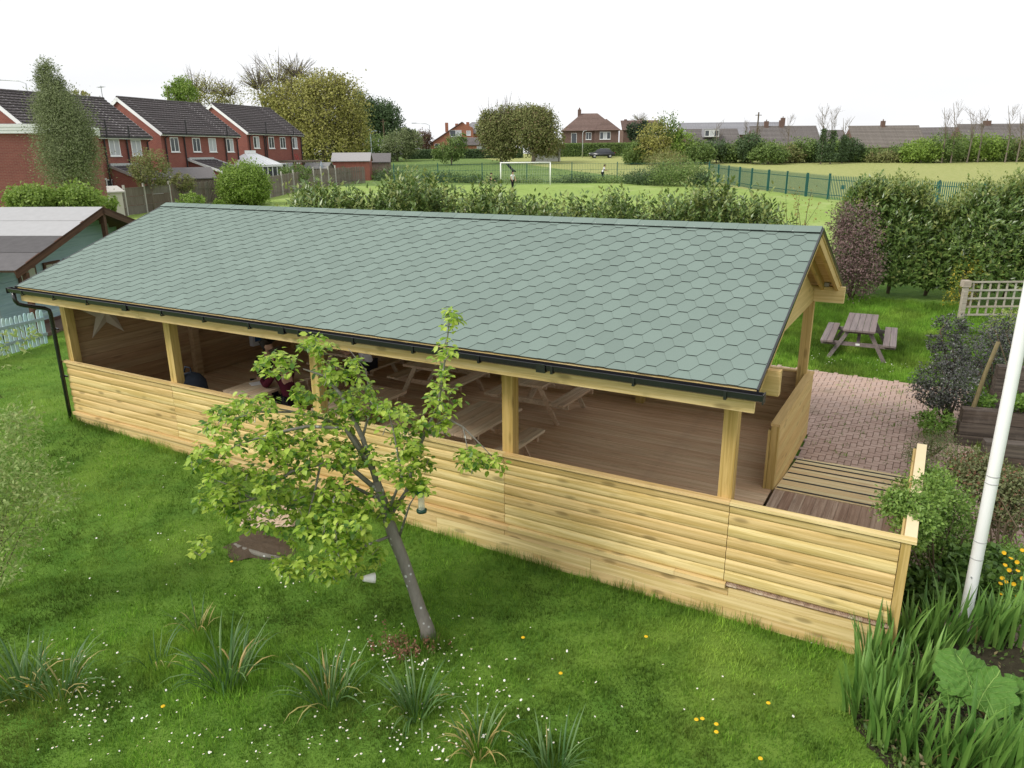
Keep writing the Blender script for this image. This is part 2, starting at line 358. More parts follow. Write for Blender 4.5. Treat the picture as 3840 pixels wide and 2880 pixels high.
# ridge caps
rc = MB(); a_ = .165
for k, (y, z) in enumerate(((-a_*math.cos(ang), -a_*math.sin(ang)), (0, .004), (a_*math.cos(ang), -a_*math.sin(ang)))): rc.v += [(0, y, z+.012), (.352, y, z+.0155), (0, y, z), (.352, y, z+.004)]
for k in range(2):
    b = k*4; rc.m = 0; rc.face((b, b+1, b+5, b+4)); rc.face((b+1, b+3, b+7, b+5)); rc.face((b, b+4, b+6, b+2))
rc.m = 1; rc.face((0, 2, 3, 1)); rc.face((8, 9, 11, 10))
rcm = rc.mesh('ridge_cap', [M_FELT, M_FELTEDGE])
for k in range(37): link('ridge_cap', rcm, SH, TR(XL+.002+k*.3442, RY, RZ+.016+rnd.uniform(0, .002)))
nl = MB()
for k in range(70):
    x = XL+.1+k*.181; y = RY-.152*math.cos(ang); z = RZ+.028-.152*math.sin(ang); nl.box(x, x+.016, y, y+.012, z, z+.006)
tag(nl.build('ridge_nails', plain('zinc', (.6, .62, .62), .4, .5, .1), SH), kind='stuff')
# gutter
gp = [(-.505, 2.845), (-.500, 2.775), (-.520, 2.762), (-.575, 2.762), (-.598, 2.778), (-.605, 2.838), (-.598, 2.842), (-.590, 2.784), (-.572, 2.772), (-.524, 2.772), (-.511, 2.780), (-.512, 2.845)]
g = MB().prism([(XL-.08, y, z) for y, z in gp], (XR+.075-XL+.08, 0, 0)).build('gutter', M_BLACK, SH)
MB().box(XR+.072, XR+.082, -.612, -.498, 2.752, 2.85).build('gutter_stop_end', M_BLACK, g); MB().box(XL-.09, XL-.078, -.612, -.498, 2.752, 2.85).build('gutter_stop_end', M_BLACK, g)
gb = MB().box(-.014, .014, -.612, -.462, -.014, -.002).box(-.014, .014, -.614, -.607, -.014, .075).mesh('gutter_bracket', M_BLACK)
for x in np.arange(-12.1, .2, .93): link('gutter_bracket', gb, g, TR(float(x), 0, 2.764))
gu = MB().box(-.055, .055, -.618, -.495, -.012, -.001).box(-.055, .055, -.62, -.609, -.012, .085).mesh('gutter_union', M_BLACK)
for x in (-9.25, -5.9, -2.0): link('gutter_union', gu, g, TR(x, 0, 2.763))
dp = MB().tube([(-12.47, -.55, 2.77), (-12.47, -.55, 2.62), (-12.455, -.52, 2.56), (-12.43, -.44, 2.52), (-12.31, -.16, 2.43), (-12.285, -.105, 2.39), (-12.28, -.095, 2.32), (-12.28, -.095, 1.2), (-12.28, -.095, .24)], .036, 12).build('downpipe', M_BLACK, SH, True)
for z in (2.02, 1.12): MB().lathe([(.042, 0), (.042, .035), (.0365, .036)], 14, (-12.28, -.095, z)).box(-12.28, -12.19, -.07, -.045, z+.004, z+.03).build('pipe_clip', M_BLACK, dp)
# --- back wall: boarded full height at the far end, half height at the near end
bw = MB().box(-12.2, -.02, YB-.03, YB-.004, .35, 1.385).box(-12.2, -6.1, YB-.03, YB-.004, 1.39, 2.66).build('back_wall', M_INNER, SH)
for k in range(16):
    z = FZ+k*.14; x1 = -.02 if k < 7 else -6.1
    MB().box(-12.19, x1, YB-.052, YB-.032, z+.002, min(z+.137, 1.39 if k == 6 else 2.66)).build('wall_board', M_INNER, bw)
MB().box(-6.1, .0, YB-.07, YB+.03, 1.398, ZC).build('cap_rail', M_PINE, SH)
# --- far gable wall, inside faces boarded
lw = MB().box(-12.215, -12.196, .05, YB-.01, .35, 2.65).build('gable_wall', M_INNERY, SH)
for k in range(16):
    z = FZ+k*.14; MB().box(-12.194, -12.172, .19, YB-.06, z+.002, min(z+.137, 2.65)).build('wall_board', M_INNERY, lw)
for x in (-12.2, -.125):
    gw = MB().prism([(x, .15, 2.862), (x, 5.33, 2.862), (x, RY, RZ-.19)], (.02, 0, 0)).build('gable_panel', M_PINEY, SH)
wn = MB().box(-12.171, -12.15, 3.12, 4.02, 1.40, 2.1).build('window_frame', plain('white_frame', (.75, .76, .77), .4), SH)
MB().box(-12.149, -12.146, 3.18, 3.96, 1.46, 2.04).build('window_pane', plain('frosted_pane', (.62, .66, .68), .25, .5, .05), wn)
# --- near gable half wall
sw = MB().box(-.085, -.03, 2.76, YB-.09, .32, 1.385).build('side_wall', M_INNERY, SH)
for k in range(7):
    z = FZ+k*.14; MB().box(-.028, -.004, 2.775, YB-.02, z+.002, min(z+.1375, 1.392)).build('wall_board', M_PINEY, sw)
    MB().box(-.108, -.087, 2.775, YB-.11, z+.002, min(z+.1375, 1.392)).build('wall_board', M_INNERY, sw)
MB().box(-.03, -.002, 2.775, YB-.02, .30, .445).build('plinth_board', M_PINEY, sw)
MB().box(-.104, -.002, 2.672, 2.772, FZ+.002, 1.394).build('post', M_POST, SH); MB().box(-.142, -.108, 2.66, 2.76, FZ+.002, 1.33).build('stud', M_POST, SH)
MB().box(-.118, .006, 2.665, YB+.0, 1.397, ZC+.002).build('cap_rail', M_PINEY, SH)
# --- landing with grooved boards
ld = MB().box(.01, EXT-.1, .04, 2.74, .2, .41).build('landing', M_INNER, SH)
def groove(L, w):
    m = MB(); n = 9; pr = [(0, -.028), (0, 0)]
    for i in range(n):
        a = w*(i+.22)/n; b = w*(i+.78)/n; pr += [(a, 0), (a+.001, -.010), (b-.001, -.010), (b, 0)]
    pr += [(w, 0), (w, -.028)]; k = len(pr); m.v += [(x, 0, z) for x, z in pr]+[(x, L, z) for x, z in pr]
    for i in range(k-1): m.face((i, i+1, i+1+k, i+k))
    m.face(range(k-1, -1, -1)); m.face(range(k, 2*k)); return m.mesh('landing_board', M_LAND)
gm = groove(2.785, .1375)
for i in range(12): link('landing_board', gm, ld, TR(.012+i*.1418, -.043+rnd.uniform(-.004, .004), .442+rnd.uniform(0, .002)))
# --- ramp
rp = MB().prism([(.015, 2.745, .41), (.015, 4.70, .155), (.015, 4.70, .05), (.015, 2.745, .05)], (1.60, 0, 0)).build('ramp', M_PINE, SH)
dr = math.atan2(.26, 1.97); M_RAMP = wood('pale_ramp_board', (.72, .60, .37), (.60, .46, .25), 0, vary=.08, stain=(.42, .30, .17))
for i in range(14):
    y = 2.748+i*.1455; z = .447-(i*.1455)*math.tan(dr)
    Mb = TR(0, y, z) @ Matrix.Rotation(-dr, 4, 'X'); MB().box(.01, 1.64, 0, .142, -.03, 0).build('ramp_board', M_RAMP, rp, M=Mb)
for yy in (2.83, 3.30, 3.72, 4.09, 4.38, 4.62): MB().box(.02, 1.63, -.026, .026, .0015, .007).build('grip_strip', M_GRIP, rp, M=TR(0, yy, .447-(yy-2.748)*math.tan(dr)) @ Matrix.Rotation(-dr, 4, 'X'))
# --- right-hand landing wall
rw = MB().box(EXT-.085, EXT-.03, .06, 2.68, .32, 1.385).build('landing_wall', M_PINEY, SH)
for k in range(7):
    z = FZ+k*.14
    for xa in (EXT-.028, EXT-.107): MB().box(xa, xa+.021, .052, 2.69, z+.002, min(z+.1375, 1.392)).build('wall_board', M_PINEY, rw)
MB().box(EXT-.112, EXT+.0, 2.692, 2.79, .3, 1.36).build('post', M_POST, SH)
MB().box(EXT-.075, EXT+.035, .036, 2.80, 1.397, ZC+.002).build('cap_rail', plain('pale_pine', (.72, .60, .38), .7, .2, .08), SH)
# joist hangers on the back plate
MB().box(-.02, .10, 5.44, 5.475, 2.925, 2.99).box(-.02, .10, 5.44, 5.6, 2.926, 2.932).build('bracket', M_STEEL, SH)
# ================================================================ the ground
def ground_mat():
    t = NT('grass_ground'); geo = t.n('NewGeometry'); P = geo.outputs['Position']; sx = t.n('SeparateXYZ'); t.l(P, sx.inputs[0]); X, Y = sx.outputs[0], sx.outputs[1]
    n1 = t.noise(P, .35, 5, .6); n2 = t.noise(P, 2.2, 5, .65); n3 = t.noise(P, 18, 4, .7); n4 = t.noise(P, 60, 3, .7)
    def side(a, b, cc, soft, wob=3.0):   # smooth step over the line a x + b y + c = 0
        v = t.math('ADD', t.math('ADD', t.math('MULTIPLY', X, a), t.math('MULTIPLY', Y, b)), cc)
        v = t.math('ADD', v, t.math('MULTIPLY', t.math('SUBTRACT', n2, .5), wob)); return t.ramp(v, -soft, soft)
    lawn = t.mix(t.ramp(n2, .3, .7), (.075, .165, .022), (.13, .235, .036)); lawn = t.mix(t.ramp(n1, .45, .7), lawn, (.16, .25, .04))
    lawn = t.mix(t.math('MULTIPLY', t.ramp(n3, .52, .72), .5), lawn, (.030, .062, .012)); lawn = t.mix(t.math('MULTIPLY', t.ramp(n4, .6, .8), .35), lawn, (.12, .10, .05))
    field = t.mix(t.ramp(n2, .3, .7), (.215, .31, .075), (.275, .365, .10)); field = t.mix(t.ramp(n1, .5, .75), field, (.33, .40, .15))
    field = t.mix(t.math('MULTIPLY', t.ramp(n3, .6, .75), .3), field, (.17, .26, .05))
    mead = t.mix(t.ramp(n2, .35, .7), (.27, .30, .10), (.36, .36, .15)); mead = t.mix(t.math('MULTIPLY', t.ramp(n3, .5, .7), .45), mead, (.17, .21, .06))
    bank = t.mix(t.ramp(n2, .35, .65), (.105, .17, .05), (.18, .25, .075)); bank = t.mix(t.math('MULTIPLY', t.ramp(n3, .5, .7), .5), bank, (.06, .10, .025))
    c = t.mix(side(-.4967, .8679, -19.5, 1.5), lawn, field)
    # bank beyond the mesh fence, meadow beyond the palisade
    a = np.array([-49.8, 57.4]); b = np.array([-25., 72.5]); d = (b-a)/np.linalg.norm(b-a); nn = np.array([-d[1], d[0]])
    c = t.mix(side(nn[0], nn[1], -float(nn @ a)+1.0, .8, 2), c, bank)
    a = np.array([-17.9, 68.1]); b = np.array([-3.3, 56.]); d = (b-a)/np.linalg.norm(b-a); nn = np.array([-d[1], d[0]])
    mm = side(nn[0], nn[1], -float(nn @ a), .5, .8)
    c = t.mix(mm, c, mead)
    # soil under the iris bed and along the hedge
    t.bsdf(c, .95, .1, t.bump(t.math('ADD', n3, n4), .6, .03)); return t.m
xs = np.unique(np.concatenate([np.arange(-20, 14.1, 1.0), np.arange(-140, 80, 8.), np.linspace(-400, 320, 13)]))
ys = np.unique(np.concatenate([np.arange(-12, 24.1, 1.0), np.arange(-24, 220, 8.), np.linspace(-60, 480, 13)]))
gv = [(x, y, gz(x, y)) for y in ys for x in xs]; nx = len(xs)
gf = [(j*nx+i, j*nx+i+1, (j+1)*nx+i+1, (j+1)*nx+i) for j in range(len(ys)-1) for i in range(nx-1)]
GROUND = tag(link('ground', mesh('ground', gv, gf, ground_mat(), True)), kind='structure')
# ================================================================ paving beside the shelter
RS = np.random.RandomState
GZ0 = lambda p: float(gz(p[0], p[1]))
def paver_mat():
    t = NT('brick_paver'); n = t.noise(t.coord('Object'), 30, 4, .7); g = t.n('NewGeometry').outputs['Position']
    oi = t.n('ObjectInfo'); c = t.mix(oi.outputs['Random'], (.35, .235, .185), (.455, .325, .265)); c = t.mix(t.math('MULTIPLY', t.island(), .35), c, (.42, .34, .31))
    c = t.bright(c, t.math('ADD', t.math('MULTIPLY', n, .5), .75)); c = t.mix(t.math('MULTIPLY', t.ramp(t.noise(g, 1.4, 4, .6), .55, .75), .45), c, (.20, .17, .11))
    t.bsdf(c, .85, .25, t.bump(n, .4, .004)); return t.m
PAVE_IN = lambda x, y: ((-.02 < x < 2.55 and 4.62 < y < 9.72) or (-1.6 < x <= 0 and 5.78 < y < 9.72) or (1.78 < x < 3.3 and .9 < y <= 4.7) or (2.5 < x < 3.3 and 1.2 < y < 6.4))
jm = NT('paver_joint'); jn = jm.noise(jm.coord(), 9, 5, .7); jm.bsdf(jm.mix(jm.ramp(jn, .45, .65), (.12, .09, .065), (.10, .13, .045)), .95, .1)
pvm = MB()
for x0, x1, y0, y1 in ((-1.6, 2.55, 5.78, 9.72), (.0, 2.55, 4.62, 5.78), (1.78, 3.3, .9, 4.62)):
    nx_, ny_ = 4, 6
    for i in range(nx_):
        for j in range(ny_):
            q = [(x0+(x1-x0)*(i+a)/nx_, y0+(y1-y0)*(j+b)/ny_) for a, b in ((0, 0), (1, 0), (1, 1), (0, 1))]; pvm.poly([(x, y, gz(x, y)+.012) for x, y in q])
PAV = tag(pvm.build('paving', jm.m), kind='structure')
M_PAV = paver_mat(); bvl = MB(); a_, b_ = .096, .046
bvl.v = [(-a_, -b_, 0), (a_, -b_, 0), (a_, b_, 0), (-a_, b_, 0), (-a_, -b_, .022), (a_, -b_, .022), (a_, b_, .022), (-a_, b_, .022), (-a_+.006, -b_+.006, .027), (a_-.006, -b_+.006, .027), (a_-.006, b_-.006, .027), (-a_+.006, b_-.006, .027)]
for i in range(4): bvl.face((i, (i+1) % 4, 4+(i+1) % 4, 4+i)); bvl.face((4+i, 4+(i+1) % 4, 8+(i+1) % 4, 8+i))
bvl.face((8, 9, 10, 11)); pme = bvl.mesh('paver', M_PAV); pos = []
for i in range(-20, 36):
    for j in range(0, 100):
        m = (i-j) % 4
        if m == 0: cx, cy, rz = (i+1)*.1, (j+.5)*.1, 0
        elif m == 3: cx, cy, rz = (i+.5)*.1, (j+1)*.1, math.pi/2
        else: continue
        if PAVE_IN(cx, cy): pos.append((cx, cy, rz))
seen = lambda q: (-.6 if q[1] > 6 else .02) < q[0] < 2.2 and q[1] > 4.6
pos.sort(key=lambda q: (0 if seen(q) else 1, q[1])); rest = MB()
for k, (x, y, rz) in enumerate(pos):
    Mx = TR(x, y, float(gz(x, y))+.004+rnd.uniform(-.003, .003)) @ Matrix.Rotation(rz+rnd.uniform(-.02, .02), 4, 'Z') @ Matrix.Rotation(rnd.uniform(-.01, .01)+.02, 4, 'X')
    if k < 300: link('paver', pme, PAV, Mx)
    else:
        b0 = len(rest.v); rest.v += [tuple(Mx @ Vector(v)) for v in bvl.v]
        for f in bvl.f: rest.face([b0+i for i in f])
tag(rest.build('pavers', M_PAV, PAV), kind='stuff')
# ================================================================ furniture inside the shelter
def picnic(name, label, loc, rz, L, slats, seat_slats, mt, group=None, w=.78, plaque=False, rec=False):
    t = thing(name, label, 'picnic table', loc, rz, group); sw = w/slats
    for i in range(slats): MB().box(-w/2+i*sw+.004, -w/2+(i+1)*sw-.004, -L/2, L/2, .70, .74).build('tabletop_slat', mt, t)
    s0 = .52; sw2 = .28/seat_slats
    for sd in (-1, 1):
        for i in range(seat_slats):
            a = s0+i*sw2; x0, x1 = sorted((sd*(a+.004), sd*(a+sw2-.004))); MB().box(x0, x1, -L/2, L/2, .41, .45).build('seat_slat', mt, t)
    for e in (-1, 1):
        y = e*(L/2-.22)
        MB().box(-w/2+.03, w/2-.03, y-.02, y+.02, .62, .698).build('top_bearer', mt, t); MB().box(-.79, .79, y-.02, y+.02, .32, .408).build('seat_bearer', mt, t)
        for sd in (-1, 1): MB().bar((sd*.22, y+e*.036, .69), (sd*.60, y+e*.036, .0), .03, .085, (sd, 0, 1)).build('leg', mt, t)
        MB().bar((0, y-e*.03, .36), (0, y-e*.45, .67), .07, .035).build('brace', mt, t)
    if plaque: MB().box(-.045, .045, -L/2+.192, -L/2+.199, .345, .39).build('plaque', plain('white_plaque', (.8, .8, .78), .5), t)
    return t
GT = 'pine picnic tables inside the shelter'
for lab, x, y in (('pine picnic table nearest the ramp, beside the second post from the right', -4.2, 1.51), ('pine picnic table at the back of the shelter nearest the ramp', -4.43, 4.12), ('pine picnic table in the front row half hidden by the small tree', -6.35, 1.35), ('empty pine picnic table in the middle of the back row', -6.67, 4.13), ('pine picnic table with papers on it, in front of the person in maroon', -8.4, 1.35), ('pine picnic table where the person in the white shirt sits', -8.8, 4.13)):
    picnic('picnic_table', lab, (x, y, FZ), rnd.uniform(-.03, .03), 1.46, 5, 3, M_TABLE, GT)
M_RECY = wood('recycled_plastic', (.225, .185, .185), (.165, .135, .14), 1, knots=0, vary=.08, rough=.6)
picnic('garden_picnic_table', 'dark grey-brown plastic picnic table standing on the grass', (.17, 11.9, .36), .045, 2.1, 5, 2, M_RECY, None, .68, True)
pp = MB().box(-.105, .105, -.148, .148, 0, .004).build('paper', plain('paper', (.8, .81, .83), .6, .2, .03)); pp.location = (-8.54, 1.2, FZ+.742); pp.rotation_euler = (0, 0, -.5); tag(pp, 'white sheet of paper on the picnic table by the person in maroon', 'paper')
pc = MB().tube([(-.11, 0, .02), (-.04, .01, .027), (.05, 0, .027), (.11, .01, .018)], [.012, .03, .03, .012], 8).build('pencil_case', plain('dark_green_cloth', (.02, .05, .03), .8), None, True); pc.location = (-8.62, 1.42, FZ+.745); tag(pc, 'dark green pencil case lying beside the white paper', 'pencil case')
sp = []
for i in range(10):
    r = (.56 if i % 2 == 0 else .20); a = math.pi/2+i*math.pi/5; sp.append((r*math.cos(a), r*math.sin(a)))
st = MB(); st.v = [(.0, x, z) for x, z in sp]+[(.05, 0, 0), (-.004, 0, 0)]
for i in range(10): st.face((i, (i+1) % 10, 10)); st.face(((i+1) % 10, i, 11))
so_ = st.build('star_decoration', plain('pale_weathered_wood', (.50, .44, .37), .8)); so_.location = (-12.14, .83, 2.2); tag(so_, 'big pale wooden star hung on the far end wall of the shelter', 'star')
bx_ = thing('wall_box', 'white box with a blue front fixed low on the shelter end wall', 'box', (-12.165, 4.35, 1.05))
MB().box(0, .12, -.16, .16, -.28, .28).build('case', plain('white_plastic', (.62, .65, .68), .4), bx_); MB().box(.121, .128, -.10, .11, -.18, .2).build('front_panel', plain('blue_plastic', (.04, .13, .33), .4), bx_)
bg_ = thing('backpack', 'dark navy backpack hung inside the rail by the second post from the left', 'backpack', (-9.28, .36, 1.04)); bm = plain('navy_cloth', (.04, .05, .07), .9, .2, .3, 14, bump=.02)
MB().tube([(-.02, 0, -.3), (0, 0, -.22), (.0, .01, .05), (.02, 0, .3), (.03, 0, .42), (.02, 0, .47)], [.12, .25, .30, .27, .18, .06], 14).build('bag', bm, bg_, True); MB().tube([(-.34, .02, -.2), (-.37, .02, 0), (-.30, .02, .27)], [.08, .17, .08], 10).build('pocket', bm, bg_, True); MB().tube([(-.1, 0, .46), (-.05, 0, .56), (.07, 0, .56), (.1, 0, .44)], .014, 6).build('handle', bm, bg_, True)
# ================================================================ people
SKIN = plain('skin', (.50, .30, .21), .55, .3, .08); HAIRB = plain('dark_hair', (.018, .013, .010), .6, .3, .3, 60); HAIRG = plain('brown_hair', (.07, .05, .035), .6, .3, .3, 60)
def skinned(name, V, E, R_, mt, parent, sub=2):
    me = bpy.data.meshes.new(name); me.from_pydata(V, E, []); me.materials.append(mt); o = link(name, me, parent)
    md = o.modifiers.new('skin', 'SKIN'); md.use_smooth_shade = True; md.branch_smoothing = .6
    sv = me.skin_vertices[0].data
    for i, r in enumerate(R_): sv[i].radius = r if hasattr(r, '__len__') else (r, r)
    sv[0].use_root = True
    ms = o.modifiers.new('sub', 'SUBSURF'); ms.levels = sub; ms.render_levels = sub; return o
def person(label, loc, rz, pose, shirt, trousers, hair, group=None, h=1.0, sleeve=.5):
    """pose: joints in local metres, facing -Y. pel, chest, neck, head + (sho, elb, wri) and (hip, kne, ank, toe) for l and r"""
    t = thing('person', label, 'person', loc, rz, group); t.scale = (h, h, h); J = pose
    V = [J['pel'], J['mid'], J['chest'], J['neck'], J['jaw'], J['head'], J['crown']]; R_ = [(.14, .11), (.135, .10), (.15, .105), .052, (.068, .078), (.078, .098), (.058, .07)]; E = [(0, 1), (1, 2), (2, 3), (3, 4), (4, 5), (5, 6)]
    def add(p, r, par): V.append(tuple(p)); R_.append(r); E.append((par, len(V)-1)); return len(V)-1
    hd = Vector(J['head']); fd = Vector(J['face']); up = (Vector(J['crown'])-Vector(J['jaw'])).normalized(); sd = fd.cross(up)
    add(hd+fd*.105-up*.02, .016, 5)                                     # nose
    for s in (-1, 1): add(hd+sd*s*.088-up*.01, .018, 5)                 # ears
    for s in 'lr':
        i = add(J['sho'+s], .062, 2); i = add(J['elb'+s], .044, i); w = add(J['wri'+s], .030, i)
        wv = Vector(J['wri'+s]); hv = (wv-Vector(J['elb'+s])).normalized(); sv = hv.cross(Vector((0, 0, 1))); sv = sv.normalized() if sv.length > .05 else Vector((1, 0, 0))
        pm = add(wv+hv*.055, (.038, .017), w); cu = Vector((0, 0, -.012))
        for k, (o_, L) in enumerate(((-.028, .062), (-.009, .072), (.010, .068), (.027, .052))):
            a = add(wv+hv*.085+sv*o_, .0095, pm); a = add(wv+hv*(.085+L*.6)+sv*o_*1.1+cu, .0085, a); add(wv+hv*(.085+L)+sv*o_*1.1+cu*2.6, .007, a)
        a = add(wv+hv*.045-sv*.042, .010, pm); add(wv+hv*.085-sv*.058+cu, .0085, a)
    for s in 'lr':
        i = add(J['hip'+s], .090, 0); i = add(J['kne'+s], .058, i); i = add(J['ank'+s], .040, i); add(J['toe'+s], (.042, .026), i)
    body = skinned('body', V, E, R_, SKIN, t)
    # clothing: the same bones, a little fuller
    V2 = [J['mid'], J['chest'], J['neck'], J['pel']]; R2 = [(.15, .115), (.168, .122), .07, (.155, .122)]; E2 = [(0, 1), (1, 2), (0, 3)]
    for s in 'lr':
        V2.append(J['sho'+s]); R2.append(.078); E2.append((1, len(V2)-1)); e = Vector(J['sho'+s]).lerp(Vector(J['elb'+s]), sleeve if sleeve < 1 else 1.0)
        V2.append(tuple(e)); R2.append(.060); E2.append((len(V2)-2, len(V2)-1))
        if sleeve >= 1: V2.append(tuple(Vector(J['elb'+s]).lerp(Vector(J['wri'+s]), .93))); R2.append(.043); E2.append((len(V2)-2, len(V2)-1))
    skinned('shirt', V2, E2, R2, shirt, t)
    V3 = [J['pel']]; R3 = [(.158, .128)]; E3 = []
    for s in 'lr':
        for jn_, r, par in (('hip', .104, 0), ('kne', .072, -1), ('ank', .056, -1)):
            V3.append(J[jn_+s]); R3.append(r); E3.append((0 if par == 0 else len(V3)-2, len(V3)-1))
    skinned('trousers', V3, E3, R3, trousers, t)
    bk = hd-fd*.022+up*.045; skinned('hair', [tuple(bk), tuple(bk-fd*.055-up*.06), tuple(bk+up*.055+fd*.02)], [(0, 1), (0, 2)], [(.088, .104), (.07, .07), (.065, .075)], hair, t)
    return t
def sit_pose(lean=.12, reach=.42, hz=.12, turn=0):
    d = dict(pel=(0, 0, .10), mid=(0, -lean*.4, .30), chest=(0, -lean, .50), neck=(0, -lean*1.25, .66), jaw=(0, -lean*1.4-.03, .745), head=(0, -lean*1.5-.035, .82), crown=(0, -lean*1.5-.02, .90), face=(0, -.94, -.34))
    for s, k in (('l', -1), ('r', 1)):
        d['sho'+s] = (k*.185, -lean, .57); d['elb'+s] = (k*.25, -lean-.16, .345); d['wri'+s] = (k*.13, -lean-reach, .30+hz)
        d['hip'+s] = (k*.09, -.02, .08); d['kne'+s] = (k*.12, -.43, .07); d['ank'+s] = (k*.12, -.40, -.36); d['toe'+s] = (k*.13, -.55, -.40)
    return d
def stand_pose(lean=.0, arm=0, step=.1):
    d = dict(pel=(0, 0, .95), mid=(0, -lean*.35, 1.12), chest=(0, -lean, 1.32), neck=(0, -lean*1.4, 1.49), jaw=(0, -lean*1.6-.03, 1.565), head=(0, -lean*1.7-.035, 1.64), crown=(0, -lean*1.7-.02, 1.72), face=(0, -.97, -.22))
    for s, k in (('l', -1), ('r', 1)):
        d['sho'+s] = (k*.19, -lean, 1.40); d['elb'+s] = (k*.26, -lean-.05-arm*.1, 1.13+arm*.02); d['wri'+s] = (k*(.25-arm*.15), -lean-.12-arm*.28, .92+arm*.22)
        d['hip'+s] = (k*.095, 0, .90); d['kne'+s] = (k*.105, -.03+k*step*.4, .49); d['ank'+s] = (k*.11, k*step, .085); d['toe'+s] = (k*.12, k*step-.16, .035)
    return d
C_MAR = plain('maroon_jumper', (.085, .016, .028), .9, .1, .15, 30); C_WHT = plain('white_shirt', (.72, .73, .76), .8, .15, .05, 12); C_BLK = plain('black_cloth', (.018, .018, .022), .85, .15, .2, 20)
person('person in a maroon jumper seated with back turned, writing at a picnic table', (-7.78, 1.22, .90), -math.pi/2-.15, sit_pose(.20, .46, .08), C_MAR, C_BLK, HAIRG, sleeve=1)
person('dark-haired person in black seated across the table from the maroon jumper', (-9.06, 1.75, .90), math.pi/2, sit_pose(.14, .40, .08), C_BLK, C_BLK, HAIRB, sleeve=1)
person('person in a white short-sleeved shirt seated at a back-row picnic table', (-8.12, 3.62, .90), -math.pi/2+.1, sit_pose(.13, .40, .06), C_WHT, C_BLK, HAIRB)
# ================================================================ the small pear tree
PT_ = gat(928, 1380); PTR = thing('pear_tree', 'small leaning fruit tree with bright green leaves on the front lawn', 'tree', tuple(PT_))
def rel(u, v, t): return tuple(at(u, v, t)-PT_)
def bark():
    t = NT('grey_lichen_bark'); co = t.coord(); n = t.noise(t.coord('Object', (30, 30, 7)), 1, 5, .65); c = t.mix(n, (.13, .12, .10), (.27, .25, .215))
    vo = t.n('TexVoronoi'); t.l(co, vo.inputs['Vector']); vo.inputs['Scale'].default_value = 13; ms = t.math('MULTIPLY', t.math('SUBTRACT', 1.0, t.ramp(vo.outputs['Distance'], .16, .27)), t.ramp(t.noise(co, 2.4, 3), .40, .50))
    c = t.mix(t.math('MULTIPLY', ms, .9), c, (.55, .57, .54)); t.bsdf(c, .9, .15, t.bump(n, .7, .012)); return t.m
M_BARK = bark()
M_BARKL = M_BARK
tk = [(928, 1381, 8.13), (922, 1355, 8.11), (908, 1318, 8.10), (893, 1272, 8.09), (872, 1212, 8.06), (851, 1160, 8.03), (836, 1112, 8.0), (824, 1072, 7.97), (813, 1040, 7.95)]
mt_ = MB().tube([rel(*p) for p in tk], [.098, .076, .067, .062, .064, .066, .058, .05, .043], 12)
mt_.build('trunk', M_BARK, PTR, True)
LIMBS = [([(815, 1046, 7.95), (783, 945, 7.9), (737, 852, 7.85), (700, 812, 7.8), (655, 797, 7.72)], .034), ([(800, 1000, 7.95), (758, 932, 8.05), (700, 905, 8.0), (640, 890, 7.9), (588, 880, 7.85)], .024),
 ([(806, 1018, 7.95), (745, 925, 7.75), (662, 921, 7.6), (600, 934, 7.5), (540, 952, 7.45), (492, 972, 7.4)], .026), ([(817, 1060, 7.97), (757, 1010, 7.85), (690, 1003, 7.7), (630, 1018, 7.6), (545, 1079, 7.5), (480, 1094, 7.45)], .030),
 ([(823, 1080, 7.98), (758, 1049, 8.15), (684, 1061, 8.25), (628, 1085, 8.3), (575, 1095, 8.3)], .022), ([(838, 1120, 8.0), (878, 1062, 8.1), (898, 985, 8.05), (924, 922, 7.95), (946, 880, 7.85), (958, 802, 7.7), (966, 735, 7.6), (972, 682, 7.5)], .026),
 ([(908, 945, 8.0), (964, 903, 7.9), (1000, 922, 7.85), (1040, 962, 7.8), (1068, 992, 7.8)], .017), ([(862, 1160, 8.04), (885, 1090, 7.85), (908, 1052, 7.75)], .016), ([(848, 1156, 8.03), (796, 1176, 7.8), (742, 1205, 7.65), (690, 1228, 7.6)], .018),
 ([(692, 1003, 7.7), (680, 1062, 7.65), (668, 1105, 7.6), (660, 1170, 7.6)], .014), ([(783, 945, 7.9), (802, 880, 8.0), (790, 800, 8.0), (752, 752, 7.95)], .015), ([(836, 1112, 8.0), (868, 1030, 7.7), (850, 930, 7.65), (836, 880, 7.6)], .018), ([(1000, 922, 7.85), (1008, 960, 7.82), (1012, 985, 7.8)], .009),
 ([(752, 1010, 7.85), (720, 1080, 7.6), (725, 1150, 7.5), (735, 1215, 7.45)], .013), ([(545, 1079, 7.5), (500, 1050, 7.5), (450, 1030, 7.5), (420, 1000, 7.45)], .011), ([(640, 890, 7.9), (560, 890, 7.85), (500, 905, 7.8), (455, 930, 7.75)], .012)]
spurs = []; rs = RS(3)
def along(P, m):
    P = np.array(P); seg = np.linalg.norm(np.diff(P, axis=0), axis=1); cs = np.concatenate([[0], np.cumsum(seg)])/seg.sum(); s = rs.random(m)**.8; return np.stack([np.interp(s, cs, P[:, k]) for k in range(3)], 1), s
for path, r0 in LIMBS:
    P = [rel(*p) for p in path]; n = len(P); MB().tube(P, [r0*(1-.8*i/(n-1)) for i in range(n)], 8).build('branch', M_BARK, PTR, True)
